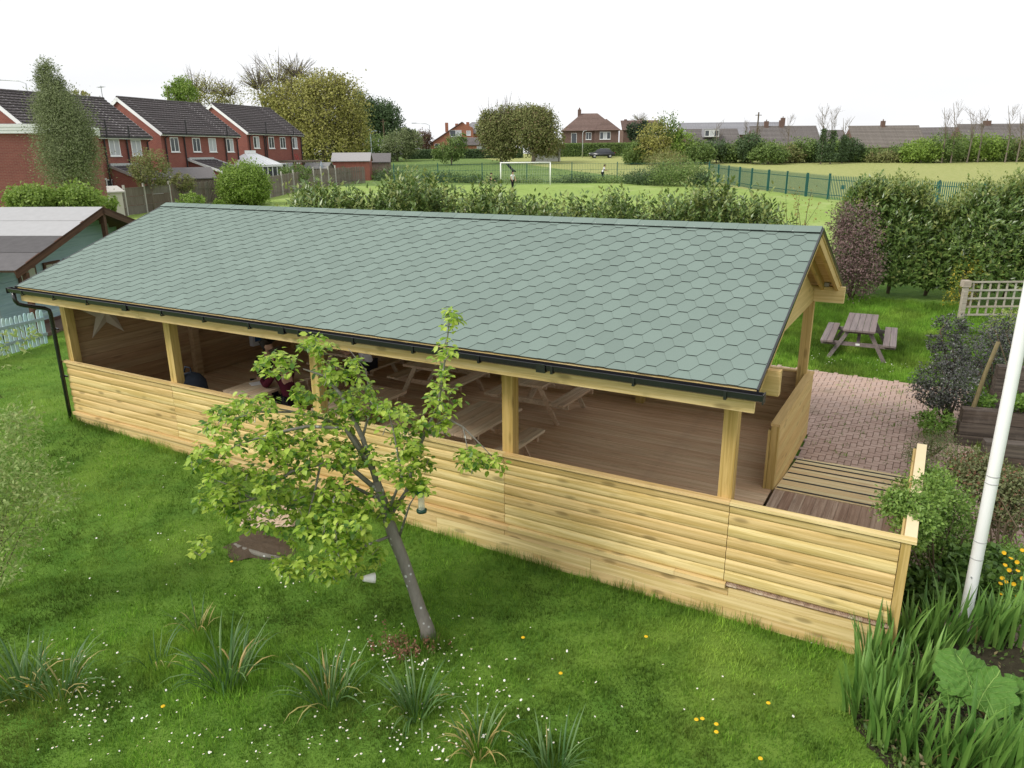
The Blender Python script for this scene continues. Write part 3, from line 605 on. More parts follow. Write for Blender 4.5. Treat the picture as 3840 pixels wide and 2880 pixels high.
BLOBS = [(685, 748, 42, 30, 7.75, 46), (600, 785, 52, 28, 7.7, 60), (725, 800, 70, 36, 7.85, 80), (655, 850, 26, 38, 7.7, 34), (540, 875, 62, 32, 7.8, 80), (478, 915, 52, 42, 7.7, 74), (455, 985, 55, 38, 7.45, 74), (560, 955, 66, 34, 7.5, 70), (640, 925, 80, 45, 7.75, 100), (722, 890, 66, 58, 7.9, 100), (785, 870, 55, 50, 7.95, 80), (845, 895, 48, 38, 7.65, 66), (612, 1000, 85, 42, 7.6, 100), (510, 1040, 85, 38, 7.5, 90), (705, 985, 75, 46, 7.75, 100), (775, 990, 52, 38, 7.9, 60),
 (470, 1085, 56, 34, 7.45, 64), (545, 1115, 72, 36, 7.5, 70), (640, 1075, 76, 46, 7.9, 96), (722, 1065, 56, 46, 7.7, 80), (790, 1080, 46, 36, 7.95, 50), (655, 1150, 74, 38, 7.6, 90), (740, 1150, 62, 56, 7.5, 96), (640, 1222, 62, 32, 7.6, 60), (725, 1225, 56, 36, 7.5, 66), (792, 1195, 36, 36, 7.75, 36), (900, 1000, 36, 52, 8.05, 60), (930, 915, 46, 30, 7.95, 56), (880, 955, 42, 32, 7.7, 50), (905, 1052, 40, 24, 7.75, 42), (958, 865, 40, 36, 7.85, 46), (972, 690, 20, 30, 7.5, 26), (962, 760, 20, 38, 7.6, 28), (952, 815, 18, 26, 7.7, 16), (1020, 988, 38, 28, 7.8, 46), (1070, 1003, 28, 22, 7.8, 26), (862, 1015, 42, 38, 7.7, 56), (845, 1090, 36, 36, 8.0, 40), (432, 1180, 24, 20, 7.5, 18), (700, 1110, 60, 40, 7.6, 50), (590, 1060, 50, 30, 7.7, 40)]
lp, ldr, lnm, lsz = [], [], [], []; tw = MB()
for u, v, ru, rv, dep, n in BLOBS:
    for _ in range(max(3, int(n*3.1/7))):
        a = rs.random()*6.283; q = math.sqrt(rs.random()); P = np.array(rel(u+ru*.86*q*math.cos(a), v+rv*.86*q*math.sin(a), dep+rs.normal()*.18))
        P[2] = max(P[2], .12)
        tw.tube([P, P+np.array([rs.normal()*.03, rs.normal()*.03, -.05])], [.003, .004], 4, False)
        k = rs.randint(6, 11)
        az = rs.random()*6.283+np.arange(k)*2.4+rs.normal(size=k)*.3; el = rs.uniform(-.75, .45, k)
        d = np.stack([np.cos(az)*np.cos(el), np.sin(az)*np.cos(el), np.sin(el)], 1)
        lp.append(P+d*.012+rs.normal(size=(k, 3))*.02); ldr.append(d+np.array([0, 0, -.25])); lnm.append(np.stack([np.cos(az)*.55, np.sin(az)*.55, np.ones(k)], 1)+rs.normal(size=(k, 3))*.25); lsz.append(.054+.036*rs.random(k))
tag(tw.build('twigs', M_BARK, PTR), kind='stuff')
lp, ldr, lnm, lsz = map(np.concatenate, (lp, ldr, lnm, lsz))
M_PEAR = leafmat('pear_leaf', (.21, .36, .03), (.50, .61, .11), .45, .42, .4, (.10, .21, .03), .18)
# the nearest leaves are objects of their own, the rest one mass
def pear_var():
    t = NT('pear_leaf_single'); r = t.objrand(0, 1); c = t.mix(r, (.21, .36, .03), (.50, .61, .11)); c = t.mix(t.math('GREATER_THAN', t.math('FRACT', t.math('MULTIPLY', r, 7.7)), .8), c, (.06, .14, .02)); b = t.bsdf(c, .42, .4)
    tr = t.n('BsdfTranslucent'); t.l(t.bright(c, 1.25), tr.inputs[0]); ms = t.n('MixShader'); ms.inputs[0].default_value = .38; t.l(b.outputs[0], ms.inputs[1]); t.l(tr.outputs[0], ms.inputs[2]); t.l(ms.outputs[0], t.out.inputs[0]); return t.m
prl = [(0, 0, 0), (.25, .40, .09), (.55, .46, .08), (.82, .24, .02), (1., 0, -.12), (.82, -.24, .02), (.55, -.46, .08), (.25, -.40, .09), (.4, 0, 0), (.7, 0, -.02)]
lme = mesh('leaf', [(b*.72, a, c) for a, b, c in prl], [(0, 1, 8), (1, 2, 8), (2, 9, 8), (2, 3, 9), (3, 4, 9), (4, 5, 9), (5, 6, 9), (6, 8, 9), (6, 7, 8), (7, 0, 8)], pear_var(), True)
camd = ((lp+PT_-CAM) @ CF); order = np.argsort(camd); own = order[:300]; oth = order[300:]
for i in own:
    y = Vector(ldr[i]).normalized(); z = Vector(lnm[i]); x = y.cross(z).normalized(); z = x.cross(y); s = float(lsz[i])
    link('leaf', lme, PTR, Matrix(((x.x*s, y.x*s, z.x*s, lp[i][0]), (x.y*s, y.y*s, z.y*s, lp[i][1]), (x.z*s, y.z*s, z.z*s, lp[i][2]), (0, 0, 0, 1))))
tag(leaves('foliage', lp[oth], ldr[oth], lnm[oth], lsz[oth], .66, M_PEAR, PTR, .22, True), kind='stuff')
# feeder and cup in the tree
fo = at(909, 1062, 7.72); fd_ = thing('bird_feeder', 'clear tube bird feeder with green base hanging in the small tree', 'bird feeder', tuple(fo))
gl = NT('clear_plastic'); gl.bsdf((.62, .63, .52), .25, .4, Alpha=.55)
MB().lathe([(.034, -.20), (.034, -.02), (.03, -.012)], 16).build('tube', gl.m, fd_, True); MB().lathe([(.0, -.235), (.052, -.232), (.056, -.205), (.036, -.196), (.0, -.196)], 16).build('base', plain('dark_green_plastic', (.015, .055, .04), .4), fd_, True)
MB().lathe([(.0, .0), (.038, -.008), (.038, -.022), (.0, -.022)], 16).build('lid', plain('green_plastic', (.02, .09, .05), .4), fd_, True); MB().tube([(0, 0, 0), (.004, 0, .10)], .002, 5).build('wire', M_STEEL, fd_)
cu_ = at(784, 1250, 7.85); co_ = MB().lathe([(.028, 0), (.05, .09), (.056, .125), (.05, .125), (.045, .09), (.02, .008), (0, .008)], 18).build('plastic_cup', plain('white_plastic_cup', (.74, .72, .70), .5), None, True); co_.location = tuple(cu_); co_.rotation_euler = (-.4, 1.75, .5); tag(co_, 'white plastic cup hanging from a low branch of the small tree', 'cup')
# ================================================================ cover, soil and low things on the lawn
mo = gat(590, 1118); cv = MB(); NXc, NYc = 26, 20
for j in range(NYc+1):
    for i in range(NXc+1):
        a, b = i/NXc*2-1, j/NYc*2-1; z = .045+.010*math.sin(i*2.1+.9*math.sin(j*.8))-(.04 if max(abs(a), abs(b)) > .99 else 0)
        cv.v.append((a*.42*(1-.12*b*b), b*.34*(1-.12*a*a), z))
for j in range(NYc):
    for i in range(NXc): q = j*(NXc+1)+i; cv.face((q, q+1, q+NXc+2, q+NXc+1))
co_ = cv.build('ribbed_slab', plain('pale_stone', (.47, .36, .27), .9, .1, .3, 20), None, True); co_.location = tuple(mo+np.array([0, 0, .015])); co_.rotation_euler = (0, 0, .5); tag(co_, 'pale ribbed slab lying on bare soil behind the small tree', 'slab')
so2 = gat(560, 1178); sm = MB(); n = 40; rs = RS(8); sm.v.append((0, 0, .05))
for ring, rr in ((0, .35), (1, .65), (2, 1.0)):
    for i in range(n):
        a = 6.283*i/n; k = rr*(1+.16*math.sin(3*a+1)+.1*math.sin(7*a)); sm.v.append((.50*k*math.cos(a), .36*k*math.sin(a), (.055, .04, -.01)[ring]+rs.normal()*.008))
for i in range(n):
    sm.face((0, 1+i, 1+(i+1) % n)); sm.face((1+i, 1+n+i, 1+n+(i+1) % n, 1+(i+1) % n)); sm.face((1+n+i, 1+2*n+i, 1+2*n+(i+1) % n, 1+n+(i+1) % n))
sm = sm.build('soil_patch', plain('bare_soil', (.115, .085, .06), .95, .1, .35, 16, bump=.03), None, True); sm.location = tuple(so2); tag(sm, kind='structure')
lg = MB().tube([(-.42, .0, .03), (-.2, -.03, .035), (.1, -.02, .035), (.42, .05, .03)], [.028, .035, .034, .026], 8).build('log_edging', M_BARK, None, True); lg.location = tuple(gat(555, 1198)); tag(lg, 'short thin log edging the bare soil behind the small tree', 'log')
# --- strap-leaved clumps (daffodil leaves going over) and irises
def blade_mesh(name, L, w, curve, mt, seg=5, fold=.3, twist=0):
    m = MB(); y = z = 0.; a = 0.
    for i in range(seg+1):
        s = i/seg; ww = w*(1.0-.15*s if s < .6 else (1-s)/.4*.91+.02)*(.75+.25*min(1, s*4)); m.v += [(-ww/2, y, z), (0, y+ww*fold, z), (ww/2, y, z)]
        a = curve*s**1.6; y += -L/seg*math.sin(a); z += L/seg*math.cos(a)
    for i in range(seg):
        b = i*3; m.face((b, b+1, b+4, b+3)); m.face((b+1, b+2, b+5, b+4))
    return m.mesh(name, mt, True)
def strapmat(name, c1, c2, trans=.25, tip=None):
    t = NT(name); r = t.objrand(0, 1); c = t.mix(r, c1, c2)
    if tip: c = t.mix(t.math('MULTIPLY', t.ramp(t.math('FRACT', t.math('MULTIPLY', r, 9.1)), .55, .7), .9), c, tip)
    b = t.bsdf(c, .45, .4); tr = t.n('BsdfTranslucent'); t.l(t.bright(c, 1.2), tr.inputs[0]); ms = t.n('MixShader'); ms.inputs[0].default_value = trans; t.l(b.outputs[0], ms.inputs[1]); t.l(tr.outputs[0], ms.inputs[2]); t.l(ms.outputs[0], t.out.inputs[0]); return t.m
M_DAF = strapmat('daffodil_leaf', (.055, .135, .035), (.15, .245, .085)); M_DAFY = strapmat('yellowing_leaf', (.30, .30, .10), (.50, .36, .14)); M_IRIS = strapmat('iris_leaf', (.075, .18, .032), (.20, .35, .075))
dafm = [blade_mesh('leaf', L, .016, c, M_DAF) for L, c in ((.50, .35), (.46, .8), (.52, 1.3), (.40, .2), (.46, 2.0))]; dafy = [blade_mesh('leaf', L, .016, c, M_DAFY) for L, c in ((.42, 1.9), (.40, 2.4), (.32, .6))]
irm = [blade_mesh('leaf', L, .040, c, M_IRIS, 6, .25) for L, c in ((.62, .12), (.55, .25), (.70, .3), (.48, .5), (.66, .75))]
def strap_clump(name, label, cat, u, v, n, ms, spread, lean, ym=None, yf=.0, sc=1.0, group=None, seed=0):
    rs = RS(seed); P = gat(u, v); t = thing(name, label, cat, tuple(P), 0, group)
    for i in range(n):
        a = rs.random()*6.283; r = spread*math.sqrt(rs.random()); me = ym[rs.randint(len(ym))] if ym and rs.random() < yf else ms[rs.randint(len(ms))]; s = sc*rs.uniform(.75, 1.15)
        link('leaf', me, t, TR(r*math.cos(a), r*math.sin(a), -.01) @ Matrix.Rotation(a+math.pi/2+rs.normal()*.5, 4, 'Z') @ Matrix.Rotation(lean*(.3+r/spread)*rs.uniform(.5, 1.1), 4, 'X') @ Matrix.Diagonal((s, s, s, 1)))
    return t
GD = 'clumps of strap leaves on the front lawn'
for i, (lab, u, v, n, yf, sc, sp_) in enumerate((('big clump of blue-green strap leaves at the left picture edge', 52, 1495, 56, .12, 1.05, .19), ('clump of strap leaves with yellow tips, second from the left edge', 128, 1500, 44, .22, 1.0, .16), ('wide clump of long strap leaves in the tall grass left of the tree', 492, 1478, 60, .08, 1.12, .18), ('thin pale clump of strap leaves behind the wide one', 428, 1362, 20, .5, .7, .10), ('clump of strap leaves with yellow drooping ends, left of the trunk base', 712, 1512, 56, .22, 1.05, .16), ('full blue-green clump of strap leaves below the trunk base', 898, 1545, 60, .08, .92, .13), ('yellowing clump of strap leaves near the bottom edge', 1035, 1622, 40, .62, .85, .13), ('clump of drooping strap leaves cut by the bottom edge', 1195, 1668, 42, .12, .85, .12), ('sparse strap leaves half lost in grass, left of the wide clump', 340, 1440, 12, .5, .9, .14))):
    strap_clump('daffodil_clump', lab, 'plant', u, v, n, dafm, sp_, .52, dafy, yf, sc*1.18, GD, 40+i)
GI = 'iris clumps in the bed at the right'
IR = [(1855, 1535, 'iris clump at the left tip of the bed by the lawn'), (1885, 1590, 'iris clump at the lawn edge, in front of the left tip clump'), (1925, 1612, 'iris clump at the lawn edge beside the bottom of the picture'), (1985, 1640, 'iris clump at the bottom edge below the big crinkled leaf'), (2045, 1655, 'iris clump cut by the bottom edge, left of the lower crinkled leaves'), (1880, 1455, 'iris clump just in front of the shelter corner plinth'), (1925, 1430, 'iris clump hiding the right end of the shelter plinth'), (1965, 1400, 'iris clump between the shelter corner and the flagpole'), (2010, 1405, 'iris clump left of the flagpole base'), (2050, 1400, 'iris clump in front of the flagpole base'), (2105, 1385, 'iris clump just right of the flagpole base'), (2150, 1390, 'iris clump below the yellow flowers'), (2195, 1395, 'iris clump at the right edge below the yellow flowers'), (1950, 1500, 'iris clump in the middle of the bed, left of the crinkled leaves'), (2000, 1490, 'iris clump touching the left side of the big crinkled leaf'), (1905, 1520, 'iris clump behind the front row, left of the bed middle'), (2105, 1668, 'iris clump cut by the bottom edge under the crinkled leaves'), (2180, 1672, 'iris clump in the bottom right corner')]
for i, (u, v, lab) in enumerate(IR): strap_clump('iris_clump', lab, 'plant', u, v, 26, irm, .16, .22, dafy, .03, 1.0 if v > 1450 else 1.05, GI, 70+i)
# --- soil of the bed
bd = [gat(*q) for q in ((1835, 1525), (1850, 1580), (1905, 1650), (1990, 1720), (2120, 1740), (2300, 1700), (2320, 1300), (2150, 1180), (2000, 1250), (1965, 1330), (1940, 1385), (1900, 1445))]; bcn = np.mean(bd, axis=0); bm_ = MB(); bm_.v.append((bcn[0], bcn[1], GZ0(bcn)+.03)); nb0 = len(bd)*4
for i in range(nb0): a, b = bd[i//4], bd[(i//4+1) % len(bd)]; p = a+(b-a)*(i % 4)/4; k = 1+.02*math.sin(i*2.3); bm_.v.append((bcn[0]+(p[0]-bcn[0])*k, bcn[1]+(p[1]-bcn[1])*k, GZ0(p)+.012))
for i in range(nb0): bm_.face((0, 1+i, 1+(i+1) % nb0))
tag(bm_.build('flower_bed_soil', plain('dark_bed_soil', (.055, .048, .03), .95, .1, .5, 22, bump=.05)), kind='structure')
rs = RS(99); n = 5200; q = rs.random((n, 2)); ii = rs.randint(len(bd), size=n); A_ = np.array(bd)[ii]; B_2 = np.array(bd)[(ii+1) % len(bd)]; s1 = np.sqrt(q[:, :1]); P = bcn*(1-s1)+A_*s1*(1-q[:, 1:])+B_2*s1*q[:, 1:]; P[:, 2] = gz(P[:, 0], P[:, 1])+rs.uniform(.01, .10, n)
tag(leaves('bed_weeds', P, unit(rs, n)+[0, 0, .3], unit(rs, n)*.6+[0, 0, 1], rs.uniform(.03, .07, n), .5, leafmat('bed_weed_leaf', (.055, .11, .022), (.13, .21, .045), .3, .5, .3, (.28, .23, .12), .15)), 'low weeds and litter covering the iris bed soil', 'weeds', None, 'stuff')
# --- rhubarb
def rhub_leaf(L, W_, mt, seed):
    rs = RS(seed); n = 48; m = 9; mb = MB(); mb.v.append((0, 0, 0)); 
    for k in range(1, m+1):
        for i in range(n):
            a = math.pi*2*i/n; sh = (1-.32*math.exp(-((a-math.pi*1.5)/.35)**2)); r = k/m*sh*(1+(.06*math.sin(7*a+seed)+.05*rs.normal())*(k/m)**3)
            mb.v.append((W_*.5*r*math.cos(a), L*.5*r*math.sin(a)+L*.1*0, -.12*(k/m)**2*L+.026*math.sin(11*a+k*.9)*(k/m)+.018*math.cos(5*a+k*.5)*(k/m)+rs.normal()*.007))
    for i in range(n): mb.face((0, 1+i, 1+(i+1) % n))
    for k in range(m-1):
        for i in range(n): b = 1+k*n; mb.face((b+i, b+n+i, b+n+(i+1) % n, b+(i+1) % n))
    return mb.mesh('leaf', mt, True)
t = NT('rhubarb_leaf'); co = t.coord('Object'); sx = t.n('SeparateXYZ'); t.l(co, sx.inputs[0]); ab = t.math('ABSOLUTE', sx.outputs[0]); wv = t.math('SINE', t.math('MULTIPLY', t.math('SUBTRACT', sx.outputs[1], ab), 95.))
vein = t.ramp(wv, .86, 1.0); mid = t.math('SUBTRACT', 1.0, t.ramp(ab, .002, .008)); vn = t.math('MAXIMUM', t.math('MULTIPLY', vein, .45), mid)
c = t.mix(t.noise(co, 14, 4), (.05, .125, .02), (.10, .215, .035)); b = t.bsdf(t.mix(vn, c, (.20, .33, .08)), .6, .2, t.bump(t.math('ADD', t.noise(co, 30, 3), vn), .8, .012)); M_RHU = t.m
rh = thing('rhubarb_plant', 'plant with big crinkled green leaves among the irises', 'plant', drop(gat(2140, 1560)))
for i, (u, v, dep, L, rx, rz) in enumerate(((2088, 1452, 6.75, .50, .55, .5), (2130, 1490, 6.6, .46, .7, -.5), (2195, 1500, 6.65, .46, .6, -1.0), (2160, 1590, 6.35, .36, .55, .2), (2205, 1600, 6.3, .40, .6, -.7), (2060, 1500, 6.7, .26, .8, .9))):
    P = at(u, v, dep); o = link('leaf', rhub_leaf(L, L*1.02, M_RHU, i), rh, TR(*(P-np.array(rh.location))) @ rot_mat(rx, 0, rz))
    q = P-np.array(rh.location); MB().tube([(0, 0, 0), (q[0]*.5, q[1]*.5, q[2]*.65), tuple(q-np.array([0, 0, .015]))], [.014, .012, .009], 7).build('stalk', plain('rhubarb_stalk', (.22, .16, .06), .5), rh, True)
# ================================================================ lawn: grass blades, daisies
def grass_points(rs, n, box, dmask):
    x0, x1, y0, y1 = box; P = np.stack([rs.uniform(x0, x1, n), rs.uniform(y0, y1, n)], 1); d = P-CAM[:2]; z = gz(P[:, 0], P[:, 1])
    Q = np.concatenate([P, z[:, None]], 1)-CAM; dep = Q @ CF; u = (Q @ CR)/dep*FOC; v = (Q @ CU)/dep*FOC
    ok = (dep > 3) & (abs(u) < .54) & (abs(v) < .41) & dmask(P[:, 0], P[:, 1]); return np.concatenate([P, z[:, None]], 1)[ok]
def grass(name, label, P, hmin, hmax, w, mt, rs, lean=.5):
    n = len(P); a = rs.random(n)*6.283; h = rs.uniform(hmin, hmax, n)*(1+.55*np.sin(P[:, 0]*7.3+2*np.sin(P[:, 1]*3.1))*np.sin(P[:, 1]*8.9+2*np.sin(P[:, 0]*2.3))); l = rs.random(n)*lean; b = rs.random(n)*6.283
    s = np.stack([np.cos(a), np.sin(a), np.zeros(n)], 1)*(w*rs.uniform(.7, 1.3, n))[:, None]/2; tip = P+np.stack([np.cos(b)*l*h, np.sin(b)*l*h, h], 1)
    V = np.stack([P-s-[0, 0, .005], P+s-[0, 0, .005], tip], 1).reshape(-1, 3); idx = np.arange(3*n, dtype=np.int32); me = bpy.data.meshes.new(name); me.vertices.add(3*n); me.vertices.foreach_set('co', V.ravel().astype(np.float32)); me.loops.add(3*n); me.loops.foreach_set('vertex_index', idx); me.polygons.add(n); me.polygons.foreach_set('loop_start', idx[::3]); me.materials.append(mt); me.update(calc_edges=True)
    return tag(link(name, me), label, 'grass', None, 'stuff')
def grassmat(name, a, b, cc, noise=.5):
    t = NT(name); r = t.island(); g = t.n('NewGeometry').outputs['Position']; c = t.mix(r, a, b); c = t.mix(t.math('MULTIPLY', t.ramp(t.noise(g, noise, 4, .6), .46, .70), .75), c, cc); c = t.bright(c, t.math('ADD', t.math('MULTIPLY', t.noise(g, 6.5, 5, .75), 2.0), .03)); c = t.bright(c, t.math('ADD', t.math('MULTIPLY', t.ramp(t.noise(g, .7, 5, .6), .34, .66), .75), .42))
    b_ = t.bsdf(c, .55, .25); tr = t.n('BsdfTranslucent'); t.l(t.bright(c, 1.1), tr.inputs[0]); ms = t.n('MixShader'); ms.inputs[0].default_value = .3; t.l(b_.outputs[0], ms.inputs[1]); t.l(tr.outputs[0], ms.inputs[2]); t.l(ms.outputs[0], t.out.inputs[0]); return t.m
M_GR = grassmat('lawn_grass', (.090, .215, .022), (.235, .405, .050), (.33, .44, .08)); M_GR2 = grassmat('long_grass', (.11, .26, .025), (.26, .44, .055), (.32, .45, .07))
rs = RS(21)
inlawn = lambda x, y: ~((x > -12.3) & (x < EXT+.02) & (y > -.045) & (y < 5.7)) & ~((x > 1.25) & (y > -1.0)) & ~((x > 0) & (y > 2.5) & (y < 9.7) & (x < 2.6)) & (y < 5.7) & (np.hypot((x-so2[0])/.42, (y-so2[1])/.30) > 1) & (np.hypot((x-mo[0])/.42, (y-mo[1])/.34) > 1)
P = grass_points(rs, 2000000, (-20, 3, -5.8, 5.7), inlawn); dp_ = (P-CAM) @ CF; P = P[rs.random(len(P)) < np.minimum(1, (7.5/dp_)**2.2)*.55]
grass('lawn_grass', 'short green grass of the front lawn', P, .020, .055, .010, M_GR, rs, .9)
# longer tufts round the clumps, trunk, plinth
tu = []
for u, v, r, n in ((492, 1450, .45, 2600), (420, 1400, .4, 1300), (700, 1490, .3, 900), (895, 1520, .28, 700), (60, 1480, .5, 1200), (925, 1385, .22, 700), (1030, 1610, .25, 500), (1195, 1650, .25, 500), (330, 1440, .35, 700)):
    c_ = gat(u, v); q = rs.normal(size=(n, 2))*r*.6+c_[:2]; tu.append(np.concatenate([q, gz(q[:, 0], q[:, 1])[:, None]], 1))
q = np.stack([rs.uniform(-12.3, 1.5, 5200), -.05-np.abs(rs.normal(size=5200))*.09], 1); tu.append(np.concatenate([q, gz(q[:, 0], q[:, 1])[:, None]], 1)); tu = np.concatenate(tu)
tu = tu[~((tu[:, 0] > -12.3) & (tu[:, 0] < EXT+.02) & (tu[:, 1] > -.042))]
grass('tall_grass_tufts', 'longer grass tufts round the strap-leaf clumps and plinth', tu, .06, .17, .008, M_GR2, rs, .55)
inback = lambda x, y: (y > 9.68) & (y < 18.6) & (x > -6) & (x < 5) & ~((x < 2.6) & (y < 9.72) & (x > -1.6)) | ((y > 5.75) & (y <= 9.72) & (x < -1.55) & (x > -6)) | ((y > 5) & (y <= 9.72) & (x > 2.5) & (x < 5))
grass('back_grass', 'longer bright green grass round the garden picnic table', grass_points(rs, 300000, (-6, 5, 5, 18.8), inback), .05, .16, .012, M_GR2, rs, .7)
# weeds between the pavers
wp = np.array([(x+rs.normal()*.05, y+rs.normal()*.05) for x, y in zip(rs.uniform(.1, 2.4, 130), rs.uniform(5.2, 9.7, 130)) for _ in range(8)]); wp = wp[(wp[:, 0] > .05)]
grass('paver_weeds', 'small green weeds growing in the paving joints', np.concatenate([wp, gz(wp[:, 0], wp[:, 1])[:, None]+.02], 1), .02, .06, .016, M_GR2, rs, 1.3)
# daisies
dz = []
for u, v, su, sv, n in ((190, 1505, 60, 45, 90), (300, 1560, 160, 60, 34), (130, 1450, 60, 40, 30), (820, 1420, 70, 38, 70), (900, 1440, 90, 50, 40), (960, 1560, 110, 60, 80), (1010, 1490, 70, 50, 40), (700, 1600, 220, 40, 30), (430, 1600, 200, 40, 34), (500, 1240, 150, 60, 16), (300, 1000, 120, 50, 18), (230, 1150, 90, 60, 12), (1180, 1450, 200, 90, 14), (120, 1170, 60, 60, 10), (600, 1280, 60, 30, 12), (850, 1620, 160, 30, 36), (1300, 1560, 200, 70, 16), (1900, 770, 30, 8, 0)):
    for _ in range(n):
        a, b = u+rs.normal()*su, v+rs.normal()*sv
        if b < 1655 and b > 880: dz.append(gat(a, b)+np.array([0, 0, .045]))
for _ in range(40): dz.append(np.array([rs.uniform(-.9, 1.3), rs.uniform(9.9, 10.9), .46]))
dv, df, di = [], [], []
for P in dz:
    if not (inlawn(P[0], P[1]) or P[1] > 9): continue
    r = rs.uniform(.006, .0125); tx, ty = rs.normal()*.3, rs.normal()*.3; b = len(dv)
    for k in range(8): dv.append((P[0]+r*math.cos(k*.785), P[1]+r*math.sin(k*.785), P[2]+r*(tx*math.cos(k*.785)+ty*math.sin(k*.785))))
    for k in range(5): dv.append((P[0]+r*.38*math.cos(k*1.257), P[1]+r*.38*math.sin(k*1.257), P[2]+.003))
    df.append(tuple(b+k for k in range(8))); di.append(0); df.append(tuple(b+8+k for k in range(5))); di.append(1)
M_WP = plain('white_petal', (.80, .80, .78), .7, .2, .03); M_YP = plain('yellow_petal', (.75, .46, .02), .6, .2, .08)
tag(link('daisies', mesh('daisies', dv, df, [M_WP, M_YP], False, di)), 'small white daisies scattered over the lawn', 'flowers', None, 'stuff')
# dandelions
dh = MB().lathe([(0, .0), (.012, .004), (.021, .012), (.017, .017), (0, .019)], 10).mesh('flower_head', M_YP); dst = MB().tube([(0, 0, -.08), (.004, 0, -.04), (0, 0, .003)], .0025, 5).mesh('stem', plain('green_stem', (.12, .2, .05), .6))
for u, v, lab in ((1130, 1391, 'yellow dandelion near the middle of the lawn, right of the daisies'), (1395, 1389, 'yellow dandelion under the shelter plinth'), (1211, 1469, 'small yellow flower between the tree and the lone dandelions'), (1503, 1570, 'left of the two touching yellow dandelions'), (1516, 1568, 'right of the two touching yellow dandelions'), (1546, 1580, 'upper of two yellow dandelions near the bottom edge'), (1546, 1597, 'lower of two yellow dandelions near the bottom edge'), (1658, 1534, 'yellow dandelion nearest the iris bed'), (1641, 1655, 'yellow dandelion cut by the bottom edge'), (355, 1541, 'orange-yellow flower between the two left strap-leaf clumps'), (64, 1496, 'yellow flower in the clump at the left edge'), (502, 1225, 'small yellow flower on the lawn left of the tree crown')):
    P = gat(u, v)+np.array([0, 0, .07]); t = thing('dandelion', lab, 'flower', tuple(P), 0, 'yellow flowers in the lawn'); link('flower_head', dh, t); link('stem', dst, t)
# reddish dead-nettles round the trunk base
dn = thing('dead_nettle_patch', 'patch of reddish-brown flowering weeds at the tree foot', 'plant', drop(gat(870, 1400))); rs = RS(5); n = 700; c0 = gat(870, 1402)
cc = np.array([gat(u, v) for u, v in zip(rs.normal(870, 42, 46), rs.normal(1402, 14, 46))])-np.array(dn.location); ix = rs.randint(46, size=n); P = cc[ix]+np.stack([rs.normal(size=n)*.012, rs.normal(size=n)*.012, rs.uniform(.02, .12, n)], 1)
tag(leaves('leaf_whorls', P, unit(rs, n)*.8+[0, 0, -.2], unit(rs, n)+[0, 0, 1.2], rs.uniform(.02, .035, n), .7, leafmat('dead_nettle_leaf', (.22, .095, .07), (.30, .17, .10), .25, .7, .2, (.14, .2, .06), .2), dn), kind='stuff')
# ================================================================ laurel: shoots of glossy leaves
M_LAU = leafmat('laurel_leaf', (.075, .14, .03), (.165, .24, .06), .25, .3, .5, (.24, .27, .08), .08); M_LAUY = leafmat('laurel_new_leaf', (.17, .235, .06), (.30, .335, .10), .35, .38, .45)
M_STEM = plain('brown_stem', (.11, .085, .055), .9, .1)
def shoots(rs, base, dirs, L, per, size, mat_, parent, name='foliage', out=.9, aspect=.42):
    n = len(base); k = per; s = np.tile(np.linspace(.12, 1, k), n); ow = np.repeat(np.arange(n), k); d = dirs/np.linalg.norm(dirs, axis=1, keepdims=True)
    P = base[ow]+d[ow]*(s*L[ow])[:, None]; ref = unit(rs, len(P)); side = np.cross(d[ow], ref); side /= np.linalg.norm(side, axis=1, keepdims=True)+1e-6
    D = d[ow]*(.35+.5*s[:, None])+side*out; N_ = d[ow]*1.0-side*.3+np.array([0, 0, .3]); sz = size*(.7+.5*rs.random(len(P)))
    return tag(leaves(name, P+rs.normal(size=P.shape)*.02, D, N_, sz, aspect, mat_, parent, .18), kind='stuff')
def laurel(label, P, w, dpt, h, n, seed, size=.13, group=None, new=.3):
    rs = RS(seed); t = thing('laurel_bush', label, 'bush', tuple(P), 0, group); a = rs.random(n)*6.283; r = np.sqrt(rs.random(n)); x, y = r*np.cos(a)*w/2, r*np.sin(a)*dpt/2
    top = h*(.62+.38*np.sqrt(np.maximum(0, 1-r**2*.9)))*rs.uniform(.82, 1.04, n); hi = rs.random(n) < .55; zb = np.where(hi, top-.7, top*rs.uniform(.25, .8, n)); B = np.stack([x, y, zb], 1)
    D = np.stack([x*.5/w+rs.normal(size=n)*.22, y*.5/w+rs.normal(size=n)*.22, np.where(hi, 1.0, .55)], 1)+np.stack([np.cos(a), np.sin(a), 0*a], 1)*np.where(hi, .12, .7)[:, None]
    nw = rs.random(n) < new*hi; L = rs.uniform(.5, .85, n)
    shoots(rs, B[~nw], D[~nw], L[~nw], 13, size, M_LAU, t); shoots(rs, B[nw], D[nw], L[nw]*1.1, 12, size*.95, M_LAUY, t, 'new_growth')
    mb = MB(); branchy(mb, rs, (0, 0, 0), [tuple(B[i]) for i in rs.randint(0, n, 7)], .05); mb.build('stem', M_STEM, t); return t
GL = 'laurel bushes in a row behind the shelter'
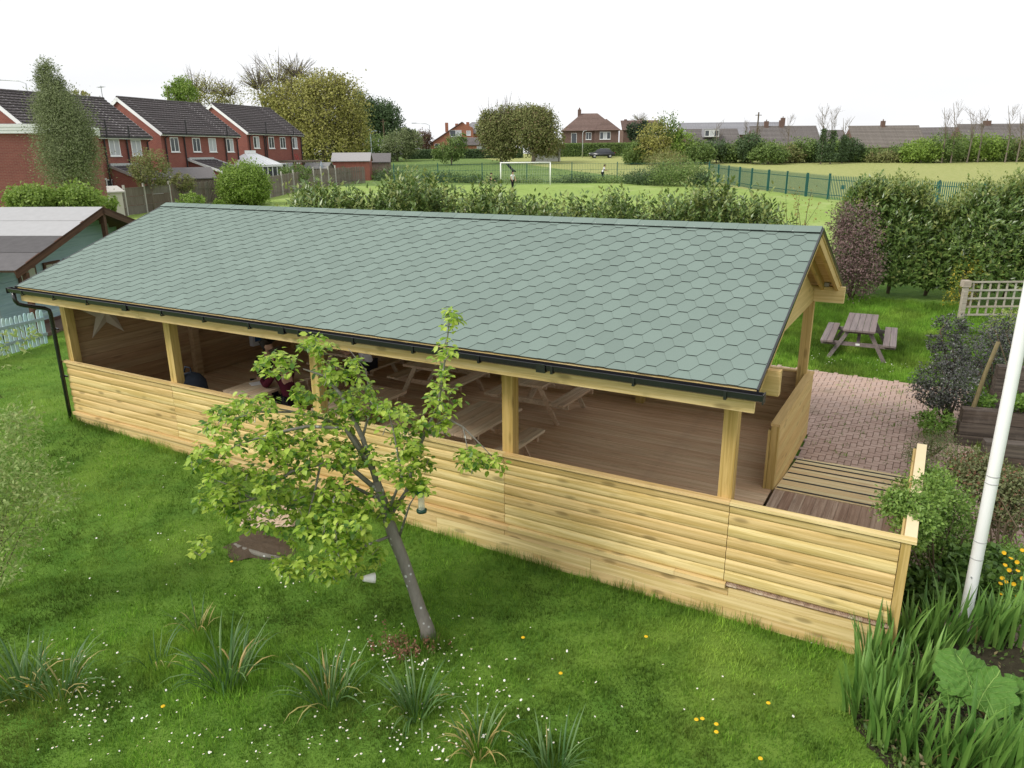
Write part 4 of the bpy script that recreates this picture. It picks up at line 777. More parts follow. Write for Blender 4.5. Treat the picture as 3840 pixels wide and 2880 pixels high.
LB = [(690, 400, 150, 'laurel bush at the left end of the row behind the shelter roof'), (775, 412, 70, 'narrow sprouting laurel bush, second from the left behind the roof'), (890, 384, 190, 'biggest laurel bush behind the left half of the roof'), (1060, 402, 130, 'laurel bush behind the roof, below the person in white by the goal'), (1165, 432, 120, 'low laurel bush behind the middle of the roof'), (1262, 430, 56, 'thin laurel shoot bush behind the roof, left of a gap'), (1335, 420, 100, 'small round laurel bush behind the roof, below the distant car'), (1450, 428, 80, 'laurel bush just right of the gap behind the roof'), (1540, 402, 120, 'tall laurel bush behind the right half of the roof'), (1635, 428, 90, 'laurel bush at the right end of the row behind the roof')]
for i, (u, v, wpx, lab) in enumerate(LB):
    dep = 18.6+.3*(i % 3); A = at(u, v, dep); P = drop(A); w = wpx*dep/1616; laurel(lab, P, w*1.12, min(1.7, w*1.0+.3), A[2]-P[2]+.12, max(130, int(480*w)), 100+i, .155, GL)
# thin sapling
sp_ = drop(at(1735, 480, 21)); rs = RS(77); t = thing('sapling', 'thin bare-looking sapling with small yellowish leaves behind the shelter gable', 'tree', sp_); mb = MB(); tips = []
for k in range(9): tips.append((rs.normal()*.45, rs.normal()*.4, rs.uniform(1.9, 4.1)))
branchy(mb, rs, (0, 0, 0), tips, .022, n=5, wob=.05); mb.build('stem', M_STEM, t); tp = np.array(tips); ix = rs.randint(9, size=420); f = rs.uniform(.45, 1.02, 420)[:, None]; Pq = tp[ix]*np.concatenate([f, f, f], 1)+rs.normal(size=(420, 3))*.05
tag(leaves('foliage', Pq, unit(rs, 420), unit(rs, 420)+[0, 0, 1], rs.uniform(.05, .09, 420), .5, leafmat('sapling_leaf', (.22, .2, .05), (.34, .27, .08), .3), t), kind='stuff')
# ---------------- the right-hand hedge
h0, h1 = gat(1822, 640), gat(2330, 668); hv = (h1-h0)[:2]; HL = np.linalg.norm(hv); hx = hv/HL; hn = np.array([-hx[1], hx[0]]); hg = thing('laurel_hedge', 'tall dense laurel hedge behind the garden picnic table', 'hedge', tuple(h0)); rs = RS(31)
n = 5200; s = rs.uniform(-.3, HL+.5, n); z = rs.uniform(.1, 1, n)**.9; bul = .5*np.sin(s*1.1)+.45*np.sin(s*2.7+1); H_ = 2.95+.32*np.sin(s*1.7)+.2*np.sin(s*4.1)+.12*np.sin(s*9+1); dd = .15+bul*.5+.9*z**3+rs.normal(size=n)*.12
B = np.stack([hx[0]*s+hn[0]*dd, hx[1]*s+hn[1]*dd, z*H_], 1); D = np.stack([-hn[0]*(1-z*.6)+rs.normal(size=n)*.3, -hn[1]*(1-z*.6)+rs.normal(size=n)*.3, .25+.9*z], 1)
shoots(rs, B, D, rs.uniform(.3, .5, n), 8, .165, M_LAU, hg)
n = 1100; s = rs.uniform(-.3, HL+.5, n); dd = rs.uniform(.4, 2.4, n); H_ = 2.7+.32*np.sin(s*1.7)+.2*np.sin(s*4.1)+.12*np.sin(s*9+1)+rs.normal(size=n)*.2-.25*(s < .9)
shoots(rs, np.stack([hx[0]*s+hn[0]*dd, hx[1]*s+hn[1]*dd, H_], 1), np.stack([rs.normal(size=n)*.3, rs.normal(size=n)*.3, np.ones(n)], 1), rs.uniform(.35, .7, n), 10, .155, M_LAUY, hg, 'new_growth')
mb = MB(); [branchy(mb, rs, (hx[0]*q+hn[0]*.9, hx[1]*q+hn[1]*.9, 0), [(hx[0]*q+hn[0]*.5+rs.normal()*.4, hx[1]*q+hn[1]*.5, 2.2), (hx[0]*q+hn[0]*1.2, hx[1]*q+hn[1]*1.2+rs.normal()*.4, 2.4)], .05) for q in np.arange(.3, HL, 1.1)]; mb.build('stem', M_STEM, hg)
def shrub(name, label, base, lobes, n, size, aspect, mt, cat='shrub', seed=0, per=20, spread=.2, shell=.45, stems=6, sr=.02, droop=0, group=None, stemm=None, up=.35, part='foliage'):
    rs = RS(seed); base = np.array(base, float); t = thing(name, label, cat, tuple(base), 0, group); lb = [(l[0]-base[0], l[1]-base[1], l[2]-base[2], *l[3:]) for l in lobes]
    P, D, N_ = clumps(rs, lb, n, per, shell, spread, droop, up); P[:, 2] = np.maximum(P[:, 2], .03)
    tag(leaves(part, P, D, N_, size*rs.uniform(.7, 1.25, len(P)), aspect, mt, t), kind='stuff'); mb = MB(); branchy(mb, rs, (0, 0, -.02), [tuple(P[i]) for i in rs.randint(0, len(P), stems)], sr); mb.build('stem', stemm or M_STEM, t); return t
def lobe(u, v, dep, ru, rv=None, rd=None):
    k = dep/1616; P = at(u, v, dep); rv = rv or ru; return (P[0], P[1], P[2], ru*k, (rd or ru)*k, rv*k)
M_PUR = leafmat('purple_leaf', (.14, .085, .085), (.25, .165, .15), .2, .5, .35, (.10, .12, .05), .12)
shrub('purple_shrub', 'purplish-brown leaved shrub at the left end of the hedge', gat(1838, 648), [lobe(1838, 560, 22.6, 50, 70), lobe(1850, 500, 22.6, 40, 60), lobe(1815, 590, 22.4, 30, 45), lobe(1870, 590, 22.4, 35, 45), lobe(1815, 480, 22.8, 24, 38)], 9000, .075, .5, M_PUR, seed=11, spread=.22, stems=9)
M_GOLD = leafmat('golden_leaf', (.17, .21, .03), (.34, .33, .04), .3, .45, .35, (.55, .40, .03), .16)
shrub('golden_shrub', 'yellow-green shrub with golden tips in front of the hedge', gat(2085, 668), [lobe(2095, 600, 22.6, 26, 52), lobe(2072, 640, 22.4, 24, 32), lobe(2140, 600, 22.6, 22, 26), lobe(2110, 560, 22.6, 18, 30)], 2300, .065, .5, M_GOLD, seed=12)
M_PIT = leafmat('dark_bronze_leaf', (.050, .052, .050), (.12, .12, .11), .12, .3, .5, (.07, .10, .045), .2)
pb = gat(2045, 912)
shrub('dark_leaf_tree', 'small dark bronze-leaved clipped tree beside the paving', pb, [lobe(2045, 828, 13.2, 58, 52), lobe(2020, 850, 13.2, 30, 32), lobe(2052, 770, 13.3, 34, 34), lobe(2056, 705, 13.4, 30, 26), lobe(2020, 742, 13.4, 18, 18)], 11000, .042, .55, M_PIT, 'tree', 13, 24, .16, .5, 7, .03)
shrub('dark_leaf_shrub', 'dark bronze-leaved loose shrub behind the leaning stake', gat(2150, 890), [lobe(2120, 770, 14.4, 48, 55), lobe(2170, 790, 14.6, 50, 60), lobe(2190, 730, 14.8, 40, 45), lobe(2150, 720, 14.8, 30, 30)], 9000, .05, .5, M_PIT, seed=14, spread=.24, stems=12)
M_LIME = leafmat('lime_leaf', (.22, .30, .06), (.36, .42, .12), .35, .5, .3)
shrub('lime_shrub', 'pale lime-green shrub by the trellis at the right edge', gat(2185, 730), [lobe(2180, 690, 17.5, 36, 22), lobe(2150, 715, 17.3, 22, 16)], 900, .06, .5, M_LIME, seed=15)
# trellis
tr0 = gat(2074, 692); ux = np.array([CR[0], CR[1]]); ux /= np.linalg.norm(ux); M_GREYW = wood('grey_weathered_wood', (.46, .42, .37), (.35, .31, .27), 0, vary=.1, knots=.2)
tl = thing('trellis_panel', 'weathered square-lattice trellis panel with a post, before the hedge', 'trellis', tuple(tr0), math.atan2(ux[1], ux[0])); MB().box(-.06, .06, -.06, .06, -.1, 1.08).build('post', M_GREYW, tl); MB().box(-.10, .10, -.08, .12, .95, 1.13).build('post_cap', M_GREYW, tl)
for i in range(10): MB().box(.18+i*.235, .23+i*.235, -.012, .006, .12, 1.10).build('upright_slat', M_GREYW, tl)
for i in range(5): MB().box(.06, 2.45, -.032, -.014, .14+i*.23, .19+i*.23).build('cross_slat', M_GREYW, tl)
# leaning stake, flagpole
s0 = gat(2070, 958); s1 = at(2157, 738, 12.4); sk = MB().tube([(0, 0, -.1), tuple((s1-s0)*.35+[.015, 0, .01]), tuple((s1-s0)*.7+[-.01, 0, 0]), tuple(s1-s0)], [.04, .038, .034, .032], 9).build('leaning_stake', wood('mossy_stake', (.20, .17, .09), (.13, .105, .055), 2, vary=0), None, True); sk.location = tuple(s0); tag(sk, 'mossy wooden stake leaning beside the sleeper wall', 'stake')
fp = gat(2078, 1368); fl = thing('flagpole', 'white flagpole rising past the right picture edge', 'flagpole', tuple(fp)); M_WM = plain('white_metal', (.86, .86, .88), .3, .5, .03)
MB().lathe([(.062, -.05), (.060, 1.05), (.0605, 1.052), (.060, 2.3), (.056, 5.2), (.05, 7.5), (0, 7.52)], 24).build('pole', M_WM, fl, True)
for z in (.92, 1.12, 1.78, 1.86): MB().lathe([(.0615, z), (.0635, z+.003), (.0635, z+.010), (.0615, z+.013)], 24).build('joint_ring', plain('grey_ring', (.45, .45, .46), .5), fl)
MB().lathe([(0, 0), (.008, 0), (.008, .012), (0, .012)], 8).build('bolt', M_STEEL, fl, M=TR(-.02, -.06, .72) @ Matrix.Rotation(math.pi/2, 4, 'X'))
# sleeper walls
M_SLP = wood('old_sleeper', (.125, .10, .085), (.06, .048, .042), 0, vary=.25, stain=(.26, .22, .19)); SL = [('lowest', 0), ('second', 1), ('third', 2)]
sa = gat(2066, 965); rw_ = math.atan2(ux[1], ux[0])-.32
wl = thing('sleeper_wall', 'front wall of dark weathered railway sleepers at the right edge', 'retaining wall', tuple(sa), rw_)
for k in range(3): MB().box(-.02+k*.015, 3.2, rnd.uniform(-.012, .012), .22, .005+k*.225, .222+k*.225).build('sleeper', M_SLP, wl)
sb_ = sa+np.array([.45, 1.25, 0]); wl = thing('sleeper_wall', 'upper wall of dark sleepers set back behind the front one', 'retaining wall', drop(sb_), rw_)
for k in range(5): MB().box(.0+k*.01, 3.2, rnd.uniform(-.012, .012), .22, .005+k*.225, .222+k*.225).build('sleeper', M_SLP, wl)
sb2 = gat(2120, 1012); wl = thing('sleeper_wall', 'low sleeper edging near the flagpole below the front wall', 'retaining wall', tuple(sb2), rw_)
for k in range(2): MB().box(0, 2.6, rnd.uniform(-.012, .012), .22, .005+k*.225, .222+k*.225).build('sleeper', M_SLP, wl)
M_VEG = leafmat('fresh_leaf', (.10, .20, .03), (.20, .33, .06), .35, .45, .35)
shrub('vegetable_plant', 'bright green leafy plant growing between the sleeper walls', drop(at(2120, 880, 13.0)), [lobe(2118, 868, 13.2, 26, 20)], 500, .07, .7, M_VEG, 'plant', 16); shrub('strawberry_plant', 'fresh green plant on the front sleeper wall at the right edge', drop(at(2200, 870, 12.5)), [lobe(2198, 872, 12.4, 22, 18)], 380, .075, .8, M_VEG, 'plant', 17)
M_HERB = leafmat('grey_green_herb', (.10, .145, .05), (.20, .245, .11), .3, .6, .2, (.28, .25, .12), .1)
shrub('herb_bush', 'low grey-green herb beside the ramp wall', gat(2010, 985), [lobe(2000, 965, 11.8, 34, 24), lobe(2040, 955, 12.0, 30, 22), lobe(1985, 990, 11.5, 26, 18)], 2600, .035, .35, M_HERB, 'plant', 18, spread=.3)
shrub('weed_clump', 'green weeds with yellow flowers at the paving edge under the dark tree', gat(2030, 930), [lobe(2025, 915, 12.9, 34, 22), lobe(1995, 905, 13.0, 18, 14)], 1100, .08, .3, M_VEG, 'plant', 19)
# roses by the landing
M_ROSE = leafmat('rose_leaf', (.12, .22, .04), (.27, .40, .09), .32, .45, .35); M_ROSE2 = leafmat('bronzed_rose_leaf', (.115, .145, .05), (.23, .245, .12), .28, .5, .3, (.25, .13, .08), .15)
shrub('rose_bush', 'bright green rose bush leaning over the landing corner', gat(2020, 1300), [lobe(1990, 1065, 9.0, 50, 34), lobe(1952, 1098, 7.95, 42, 30), lobe(1932, 1082, 7.95, 24, 20), lobe(1990, 1105, 7.9, 40, 36), lobe(1975, 1150, 7.75, 30, 28), lobe(1985, 1125, 7.7, 26, 24), lobe(1978, 1165, 7.65, 20, 18), lobe(2010, 1055, 8.3, 36, 24), lobe(2040, 1090, 9.0, 48, 45), lobe(1995, 1140, 8.8, 36, 34), lobe(2060, 1160, 8.9, 40, 44), lobe(2020, 1030, 9.1, 34, 20), lobe(2010, 1190, 8.8, 34, 30)], 15000, .042, .6, M_ROSE, seed=22, spread=.26, per=16, stems=14, sr=.012)
shrub('bronze_rose', 'rose bush with bronzed variegated leaves behind the flagpole', gat(2150, 1230), [lobe(2130, 1040, 9.9, 60, 36), lobe(2190, 1060, 9.8, 45, 45), lobe(2100, 1010, 10.2, 46, 28), lobe(2170, 1110, 9.7, 40, 34)], 8000, .045, .7, M_ROSE2, seed=23, spread=.26, per=14, stems=16, sr=.014)
shrub('shade_plant', 'broad-leaved green plants in the shade under the roses', gat(2030, 1330), [lobe(2010, 1270, 8.5, 50, 34), lobe(2070, 1240, 8.6, 50, 40), lobe(2120, 1220, 8.9, 40, 40), lobe(2150, 1270, 8.6, 40, 30)], 5200, .075, .85, leafmat('broad_leaf', (.06, .125, .025), (.14, .24, .05), .3, .45, .35), 'plant', 24, 12, .3)
pf = thing('poppy_bed', 'bed of yellow poppies at the right edge behind the irises', 'flower bed', drop(gat(2180, 1310))); rs = RS(25); lb = [lobe(u, v, dp, 46, 28) for u, v, dp in ((2160, 1290, 8.4), (2200, 1240, 8.7), (2215, 1320, 8.1), (2150, 1340, 8.1), (2190, 1200, 9.0))]; lb = [(l[0]-pf.location[0], l[1]-pf.location[1], l[2]-pf.location[2], *l[3:]) for l in lb]
P, D, N_ = clumps(rs, lb, 3800, 14, .2, .3); P[:, 2] = np.maximum(P[:, 2], .02); tag(leaves('foliage', P, D, N_, rs.uniform(.03, .06, len(P)), .55, M_VEG, pf), kind='stuff')
fm = mesh('flower', [(0, 0, 0)]+[(.024*math.cos(k*.785), .024*math.sin(k*.785), .012+.004*(k % 2)) for k in range(8)], [(0, 1+k, 1+(k+1) % 8) for k in range(8)], M_YP)
for u, v in ((2168, 1195), (2183, 1208), (2197, 1215), (2170, 1222), (2180, 1232), (2208, 1190), (2165, 1250), (2172, 1258), (2160, 1262), (2190, 1262), (2172, 1300), (2162, 1285), (2195, 1290), (2205, 1320), (2150, 1345), (2208, 1250), (2198, 1235)): P = at(u, v, 8.25)-np.array(pf.location); link('flower', fm, pf, TR(*P) @ rot_mat(rnd.uniform(-.5, .5)+.5, rnd.uniform(-.4, .4), 0))
# ---------------- left shrubs
M_BUD = leafmat('pale_green_leaf', (.19, .29, .075), (.37, .46, .17), .35, .55, .3, (.36, .40, .16), .15)
shrub('pale_leaf_shrub', 'loose shrub with pale narrow leaves at the left edge', gat(-20, 1290), [lobe(10, 940, 8.4, 56, 50), lobe(30, 905, 8.4, 40, 24), lobe(50, 1030, 8.3, 60, 40), lobe(5, 1085, 8.3, 50, 50), lobe(100, 1085, 8.3, 50, 22), lobe(20, 1160, 8.3, 45, 40), lobe(0, 1230, 8.3, 40, 34), lobe(-40, 1050, 8.3, 70, 120)], 5200, .06, .36, M_BUD, seed=26, spread=.34, per=9, stems=16, sr=.009, droop=.1)
shrub('pale_leaf_branch', 'pale leafy branch reaching in at the left edge before the picket fence', gat(-60, 1000), [lobe(52, 725, 9.2, 24, 12), lobe(20, 742, 9.2, 26, 16), lobe(8, 785, 9.2, 14, 22), lobe(-60, 790, 9.2, 30, 60)], 300, .085, .38, M_BUD, seed=27, spread=.34, per=8, stems=5, sr=.008, droop=.1)
# ================================================================ the blue cabin and its picket fence
cz = .42; Ec = np.array([-18.65, 2.67, 2.3]); Ac = np.array([-20.39, 6.35, 3.6]); hvv = (Ac-Ec)[:2]; HS = np.linalg.norm(hvv); yv = hvv/HS; xv = np.array([yv[1], -yv[0]])   # local y across the span, local x along the ridge to the gable
cb = thing('garden_cabin', 'blue-grey wooden cabin with brown bargeboards and felt roof at the left', 'cabin', (Ec[0], Ec[1], cz), math.atan2(xv[1], xv[0]))
ez, rz_ = 2.3-cz, 3.6-cz; sa_ = math.atan2(rz_-ez, HS); SLc = math.hypot(HS, rz_-ez); M_FGD = plain('dark_roof_felt', (.105, .10, .102), .9, .2, .3, 5); M_FGL = plain('pale_roof_felt', (.345, .345, .35), .8, .25, .12, 5); M_BRN = wood('dark_brown_timber', (.115, .06, .042), (.075, .04, .03), 1, vary=.1); M_BLU = wood('blue_grey_paint', (.30, .40, .44), (.25, .345, .385), 1, knots=.05, vary=.06)
for sd in (1, -1):
    Mx = (TR(0, 0, ez) @ Matrix.Rotation(sa_, 4, 'X')) if sd > 0 else (TR(0, 2*HS, ez) @ Matrix.Rotation(math.pi, 4, 'Z') @ Matrix.Rotation(sa_, 4, 'X')); x0, x1 = (-6.5, 0) if sd > 0 else (0, 6.5)
    rb = MB().box(x0, x1, 0, SLc, -.05, -.012).build('roof_board', M_BRN, cb, M=Mx)
    for k in range(4):
        a, b = SLc*k/4, SLc*(k+1)/4+.06; m = MB(); m.v += [(x0, a, .010), (x1, a, .010), (x1, min(b, SLc), .0), (x0, min(b, SLc), .0), (x0, a, -.01), (x1, a, -.01)]; m.face((0, 1, 2, 3)); m.face((4, 5, 1, 0)); m.build('felt_strip', M_FGL if (k >= 2 and sd > 0) else M_FGD, rb, M=TR(0, 0, .002*k))
    MB().box(x1-.04 if sd > 0 else x0, x1 if sd > 0 else x0+.04, -.02, SLc+.02, -.2, .006).build('bargeboard', M_BRN, rb)
MB().box(-6.4, -.9, .35, 2*HS-.35, .1, .18).build('floor', M_BRN, cb)
wallm = MB()
for k in range(13): wallm.box(-6.3, -.95, .35-.012*(k % 2), .40, .18+k*.135, .313+k*.135)
wallm.build('side_wall', M_BLU, cb)
gwm = MB()
for k in range(22):
    z0 = .18+k*.14; half = min(HS-.36, (rz_-.1-z0-.14)/(rz_-ez)*HS)
    if half > .1: gwm.box(-1.0, -.955-.012*(k % 2), HS-half, HS+half, z0, z0+.138)
gwm.build('gable_wall', M_BLU, cb)
for y in (.40, HS, 2*HS-.5): MB().box(-.16, -.04, y, y+.12, .0, (ez if y < HS-1 or y > HS+1 else rz_)-.12).build('porch_post', M_BRN, cb)
for y in (1.25, 2.3, 3.2):
    wf = MB().box(-.955, -.90, y, y+.7, .95, 1.75).build('window', M_BRN, cb); MB().box(-.899, -.89, y+.07, y+.33, 1.02, 1.68).box(-.899, -.89, y+.37, y+.63, 1.02, 1.68).build('pane', plain('curtained_glass', (.35, .36, .33), .25, .5), wf)
MB().box(-.95, -.04, .4, 2*HS-.4, .0, .09).build('porch_deck', plain('brown_porch', (.14, .095, .075), .9), cb); MB().box(-.12, -.07, .45, 1.9, .55, .62).build('porch_rail', M_BLU, cb)
pf0, pf1 = np.array([-18.19, 2.88]), np.array([-17.9, 1.59]); pdv = (pf1-pf0); pdv /= np.linalg.norm(pdv); pk = thing('picket_fence', 'pale blue picket fence in front of the cabin', 'fence', drop(pf0), math.atan2(pdv[1], pdv[0])); M_PICK = wood('pale_blue_paint', (.50, .68, .74), (.44, .61, .67), 2, knots=.05, vary=.06); pm = MB().prism([(-.042, 0, .04), (.042, 0, .04), (.042, 0, .84), (.022, 0, .91), (-.022, 0, .91), (-.042, 0, .84)], (0, -.02, 0)).mesh('picket', M_PICK)
for i in range(26): link('picket', pm, pk, TR(.05+i*.118, 0, rnd.uniform(-.02, .02)) @ rot_mat(0, rnd.uniform(-.03, .03), 0))
MB().box(0, 3.1, .002, .04, .25, .32).box(0, 3.1, .002, .04, .65, .72).build('rail', M_BLU, pk)
# ================================================================ far buildings
def brickmat(name, c1, c2, mortar, sc=1.0):
    t = NT(name); sx = t.n('SeparateXYZ'); t.l(t.coord('Object'), sx.inputs[0]); cx = t.n('CombineXYZ'); t.l(t.math('ADD', sx.outputs[0], sx.outputs[1]), cx.inputs[0]); t.l(sx.outputs[2], cx.inputs[1])
    b = t.n('TexBrick'); t.l(cx.outputs[0], b.inputs['Vector']); b.inputs['Scale'].default_value = 1.0; b.inputs['Brick Width'].default_value = .225*sc; b.inputs['Row Height'].default_value = .075*sc; b.inputs['Mortar Size'].default_value = .008; b.inputs['Color1'].default_value = (*c1, 1); b.inputs['Color2'].default_value = (*c2, 1); b.inputs['Mortar'].default_value = (*mortar, 1)
    n = t.noise(t.coord(), .9, 5, .6); t.bsdf(t.bright(b.outputs['Color'], t.math('ADD', t.math('MULTIPLY', n, .4), .8)), .9, .15, t.bump(b.outputs['Fac'], -.3, .01)); return t.m
M_BR = brickmat('red_brick', (.255, .080, .062), (.21, .062, .052), (.27, .17, .14)); M_BRO = brickmat('orange_brick', (.34, .135, .075), (.28, .10, .06), (.30, .2, .15)); M_BRB = brickmat('brown_brick', (.145, .085, .07), (.11, .066, .055), (.2, .16, .14))
def tilemat(name, c, lich=.25):
    t = NT(name); co = t.coord('Object'); n = t.noise(co, 3, 5, .7); v = t.n('TexVoronoi'); t.l(co, v.inputs['Vector']); v.inputs['Scale'].default_value = 3.4; spk = t.math('MULTIPLY', t.math('SUBTRACT', 1.0, t.ramp(v.outputs['Distance'], .10, .30)), lich)
    t.bsdf(t.mix(spk, t.bright(t.bright(c, t.math('ADD', n, .5)), t.objrand(.9, 1.1)), (.42, .40, .40)), .9, .15); return t.m
M_TILE = tilemat('dark_roof_tile', (.095, .085, .088), .55); M_TILEB = tilemat('brown_roof_tile', (.165, .115, .10), .1); M_TILEG = tilemat('grey_roof_tile', (.165, .15, .145), .25); M_SLATE = plain('pale_slate', (.27, .27, .29), .7, .3, .1, 4)
M_UPVC = plain('white_upvc', (.78, .79, .80), .45, .4, .03); M_GLASS = plain('dark_window_glass', (.05, .06, .07), .12, .6, .3, 3); M_NET = plain('net_curtain', (.45, .47, .5), .7, .2, .1); M_PIPE = plain('black_pipe', (.02, .02, .022), .5, .4)
def course_mesh(L, hgt, nt, mt, lift=.085):
    """one course of roof tiles: stepped, each tile's roll standing proud"""
    m = MB(); w = L/nt; prf = ((0, .0), (.12, .012), (.26, .03), (.4, .012), (.5, .0))
    xs = [((i+f)*w, z) for i in range(nt) for f, z in prf] + [(L, 0)]; n = len(xs)
    m.v += [(x, 0, z+lift) for x, z in xs]+[(x, hgt*1.08, z+.004) for x, z in xs]+[(x, 0, 0) for x, z in xs]
    for i in range(n-1): m.face((i, i+1, n+i+1, n+i)); m.face((2*n+i, 2*n+i+1, i+1, i))
    return m.mesh('tile_course', mt)
def tiled_slope(parent, Mx, L, sl, rows, nt, mt, name='roof_slope', tri=None):
    rb = MB().box(0, L, 0, sl, -.08, -.004).build(name, mt, parent, M=Mx); h = sl/rows; me = course_mesh(L, h, nt, mt)
    for r in range(rows): link('tile_course', me, rb, TR(rnd.uniform(-.01, .01), r*h, 0))
    return rb
def window(parent, x, z, w, h, y, panes=2, vary=None, face=-1, axis='x'):
    """window set in a wall facing -y (axis x): frame, panes and sill"""
    f = MB(); b = .07
    f.box(x, x+w, y-.03, y+.06, z, z+b).box(x, x+w, y-.03, y+.06, z+h-b, z+h)
    for k in range(panes+1): a = x+k*(w-b)/panes; f.box(a, a+b, y-.031, y+.06, z+b, z+h-b)
    fo_ = f.build('window', M_UPVC, parent); MB().box(x-.05, x+w+.05, y-.09, y+.0, z-.06, z-.001).build('sill', M_UPVC, fo_)
    for k in range(panes):
        a = x+b+k*(w-b)/panes; MB().box(a+.002, a+(w-b)/panes-b-.002, y-.006, y+.02, z+b+.002, z+h-b-.002).build('pane', M_GLASS if rnd.random() < .65 else M_NET, fo_)
    return fo_
def semi(label, loc, eh, wins, pipes, doors=(), lean=None):
    W_, HD, RI = 10.13, 4.09, 2.88; t = thing('brick_house', label, 'house', loc, 1.7787, 'red-brick houses in a row at the left'); x0, x1 = -W_+.12, -.12; y0, y1 = .32, 2*HD-.32
    w = MB(); w.box(x0, x1, y0, y0+.25, -.3, eh-.02).box(x0, x1, y1-.25, y1, -.3, eh-.02)
    for xa, xb in ((x0, x0+.25), (x1-.25, x1)): w.box(xa, xb, y0+.251, y1-.251, -.3, eh-.02); w.prism([(xa, y0, eh-.018), (xa, y1, eh-.018), (xa, HD, eh+RI-.25)], (xb-xa, 0, 0))
    w.build('wall', M_BR, t); sl = math.hypot(HD, RI); an = math.atan2(RI, HD)
    for sd in (1, -1):
        Mx = TR(-W_, 0, eh) @ Matrix.Rotation(an, 4, 'X') if sd > 0 else TR(0, 2*HD, eh) @ Matrix.Rotation(math.pi, 4, 'Z') @ Matrix.Rotation(an, 4, 'X'); rb = tiled_slope(t, Mx, W_, sl, 15, 32, M_TILE)
        for xa in (-.04, W_-.01): MB().box(xa, xa+.05, -.02, sl, -.24, .02).build('bargeboard', M_UPVC, rb)
    MB().tube([(-W_, HD, eh+RI+.03), (0, HD, eh+RI+.03)], .11, 8).build('ridge_tiles', M_TILE, t); MB().box(-W_, 0, -.03, .02, eh-.17, eh-.005).build('fascia', M_UPVC, t); MB().box(-W_, 0, -.12, -.032, eh-.10, eh-.01).build('gutter', M_PIPE, t)
    for x, z, ww, hh, p in wins: window(t, x, z, ww, hh, y0, p)
    for x, top in pipes:
        m = MB().tube([(x, y0-.1, 0), (x, y0-.1, eh-.35), (x, y0-.1 if top > 0 else -.05, eh-.2)]+([(x, -.1, eh-.05), (x, -.1, eh+top)] if top > 0 else []), .055, 8); m.build('drainpipe', M_PIPE, t)
    for x, ww in doors:
        d = MB().box(x, x+ww, y0-.04, y0+.05, .0, 2.1).build('door', M_UPVC, t); MB().box(x+.12, x+ww-.12, y0-.05, y0-.042, .3, 1.95).build('pane', M_GLASS, d)
    if lean:
        xa, xb, dpt, zt, zb, vm = lean; m = MB(); m.prism([(xa, y0, -.3), (xa, y0-dpt, -.3), (xa, y0-dpt, zb-.05), (xa, y0, zt-.1)], (.2, 0, 0)); m.prism([(xb-.2, y0, -.3), (xb-.2, y0-dpt, -.3), (xb-.2, y0-dpt, zb-.05), (xb-.2, y0, zt-.1)], (.2, 0, 0)); m.box(xa+.2, xb-.2, y0-dpt, y0-dpt+.2, -.3, zb-.05); ex = m.build('extension_wall', M_BR, t)
        sl2 = math.hypot(dpt+.25, zt-zb); tiled_slope(t, TR(xa-.12, y0-dpt-.25, zb-.02) @ Matrix.Rotation(math.atan2(zt-zb, dpt+.25), 4, 'X'), xb-xa+.24, sl2, 7, 10, M_TILE, 'extension_roof')
        for x in (xa-.17, xb+.12): MB().bar((x+.02, y0-dpt-.25, zb-.02), (x+.02, y0, zt), .05, .2).build('bargeboard', vm, ex)
        MB().box(xa-.05, xb+.05, y0-.14, y0-.002, zt-.06, zt+.16).build('flashing', M_STEEL, t); MB().box(xa-.1, xb+.1, y0-dpt-.33, y0-dpt-.25, zb-.14, zb-.04).build('gutter', M_PIPE, t)
        window(t, xa+.5, .9, 1.1, 1.05, y0-dpt, 2)
    return t
GZ = lambda x, y: float(gz(x, y)); top_w = lambda *xs: [(x, 3.62, 1.0, 1.18, 2) for x in xs]
Hs = [(-52.55, 31.52, 6.446), (-57.55, 44.51, 6.847), (-63.49, 58.87, 7.266)]
x, y, z = Hs[0]; g = GZ(x, y); semi('nearest red-brick house with lichen-spotted roof behind the tall grey-green tree', (x, y, g), z-g, top_w(-9.4, -7.2, -4.0, -1.9)+[(-4.9, .9, 1.2, 1.1, 2)], [(-4.45, 1.15), (-2.35, .8), (-.3, 0)], ((-5.6, .9),), (-4.2, -1.6, 3.0, 2.95, 1.9, M_STEEL))
x, y, z = Hs[1]; g = GZ(x, y); semi('middle red-brick house with white bargeboards and a lean-to extension', (x, y, g), z-g, top_w(-9.0, -6.3, -4.2, -1.75)+[(-9.1, .9, 1.9, 1.1, 3), (-6.6, 1.1, 1.1, .9, 1)], [(-9.6, 0), (-7.35, 1.15), (-2.0, .8), (-.25, 0)], (), (-7.0, -3.9, 3.2, 3.0, 1.95, M_UPVC))
x, y, z = Hs[2]; g = GZ(x, y); semi('farthest red-brick house of the row, with pipes and a red ladder', (x, y, g), z-g, top_w(-9.0, -6.4, -4.3, -2.0)+[(-3.6, .8, 1.4, 1.3, 2)], [(-9.7, 0), (-7.2, 1.15), (-2.2, .8), (-.3, 0), (-6.9, -1)], ((-5.2, 1.6), (-1.6, 1.0)))
x, y = Hs[0][0]+3.2, Hs[0][1]-14.6; g = GZ(x, y); semi('red-brick house cut off by the left picture edge', (x, y, g), 5.0, top_w(-3.0, -1.2), [(-.4, 0)])
ld_ = thing('ladder', 'red ladder leaning on the farthest red-brick house', 'ladder', (-62.2, 57.5, GZ(-62.2, 57.5)), 1.7787); M_RED = plain('red_paint', (.42, .05, .05), .5)
for s in (-.2, .2): MB().bar((s, 0, 0), (s-.5, .9, 3.1), .04, .07).build('rail', M_RED, ld_)
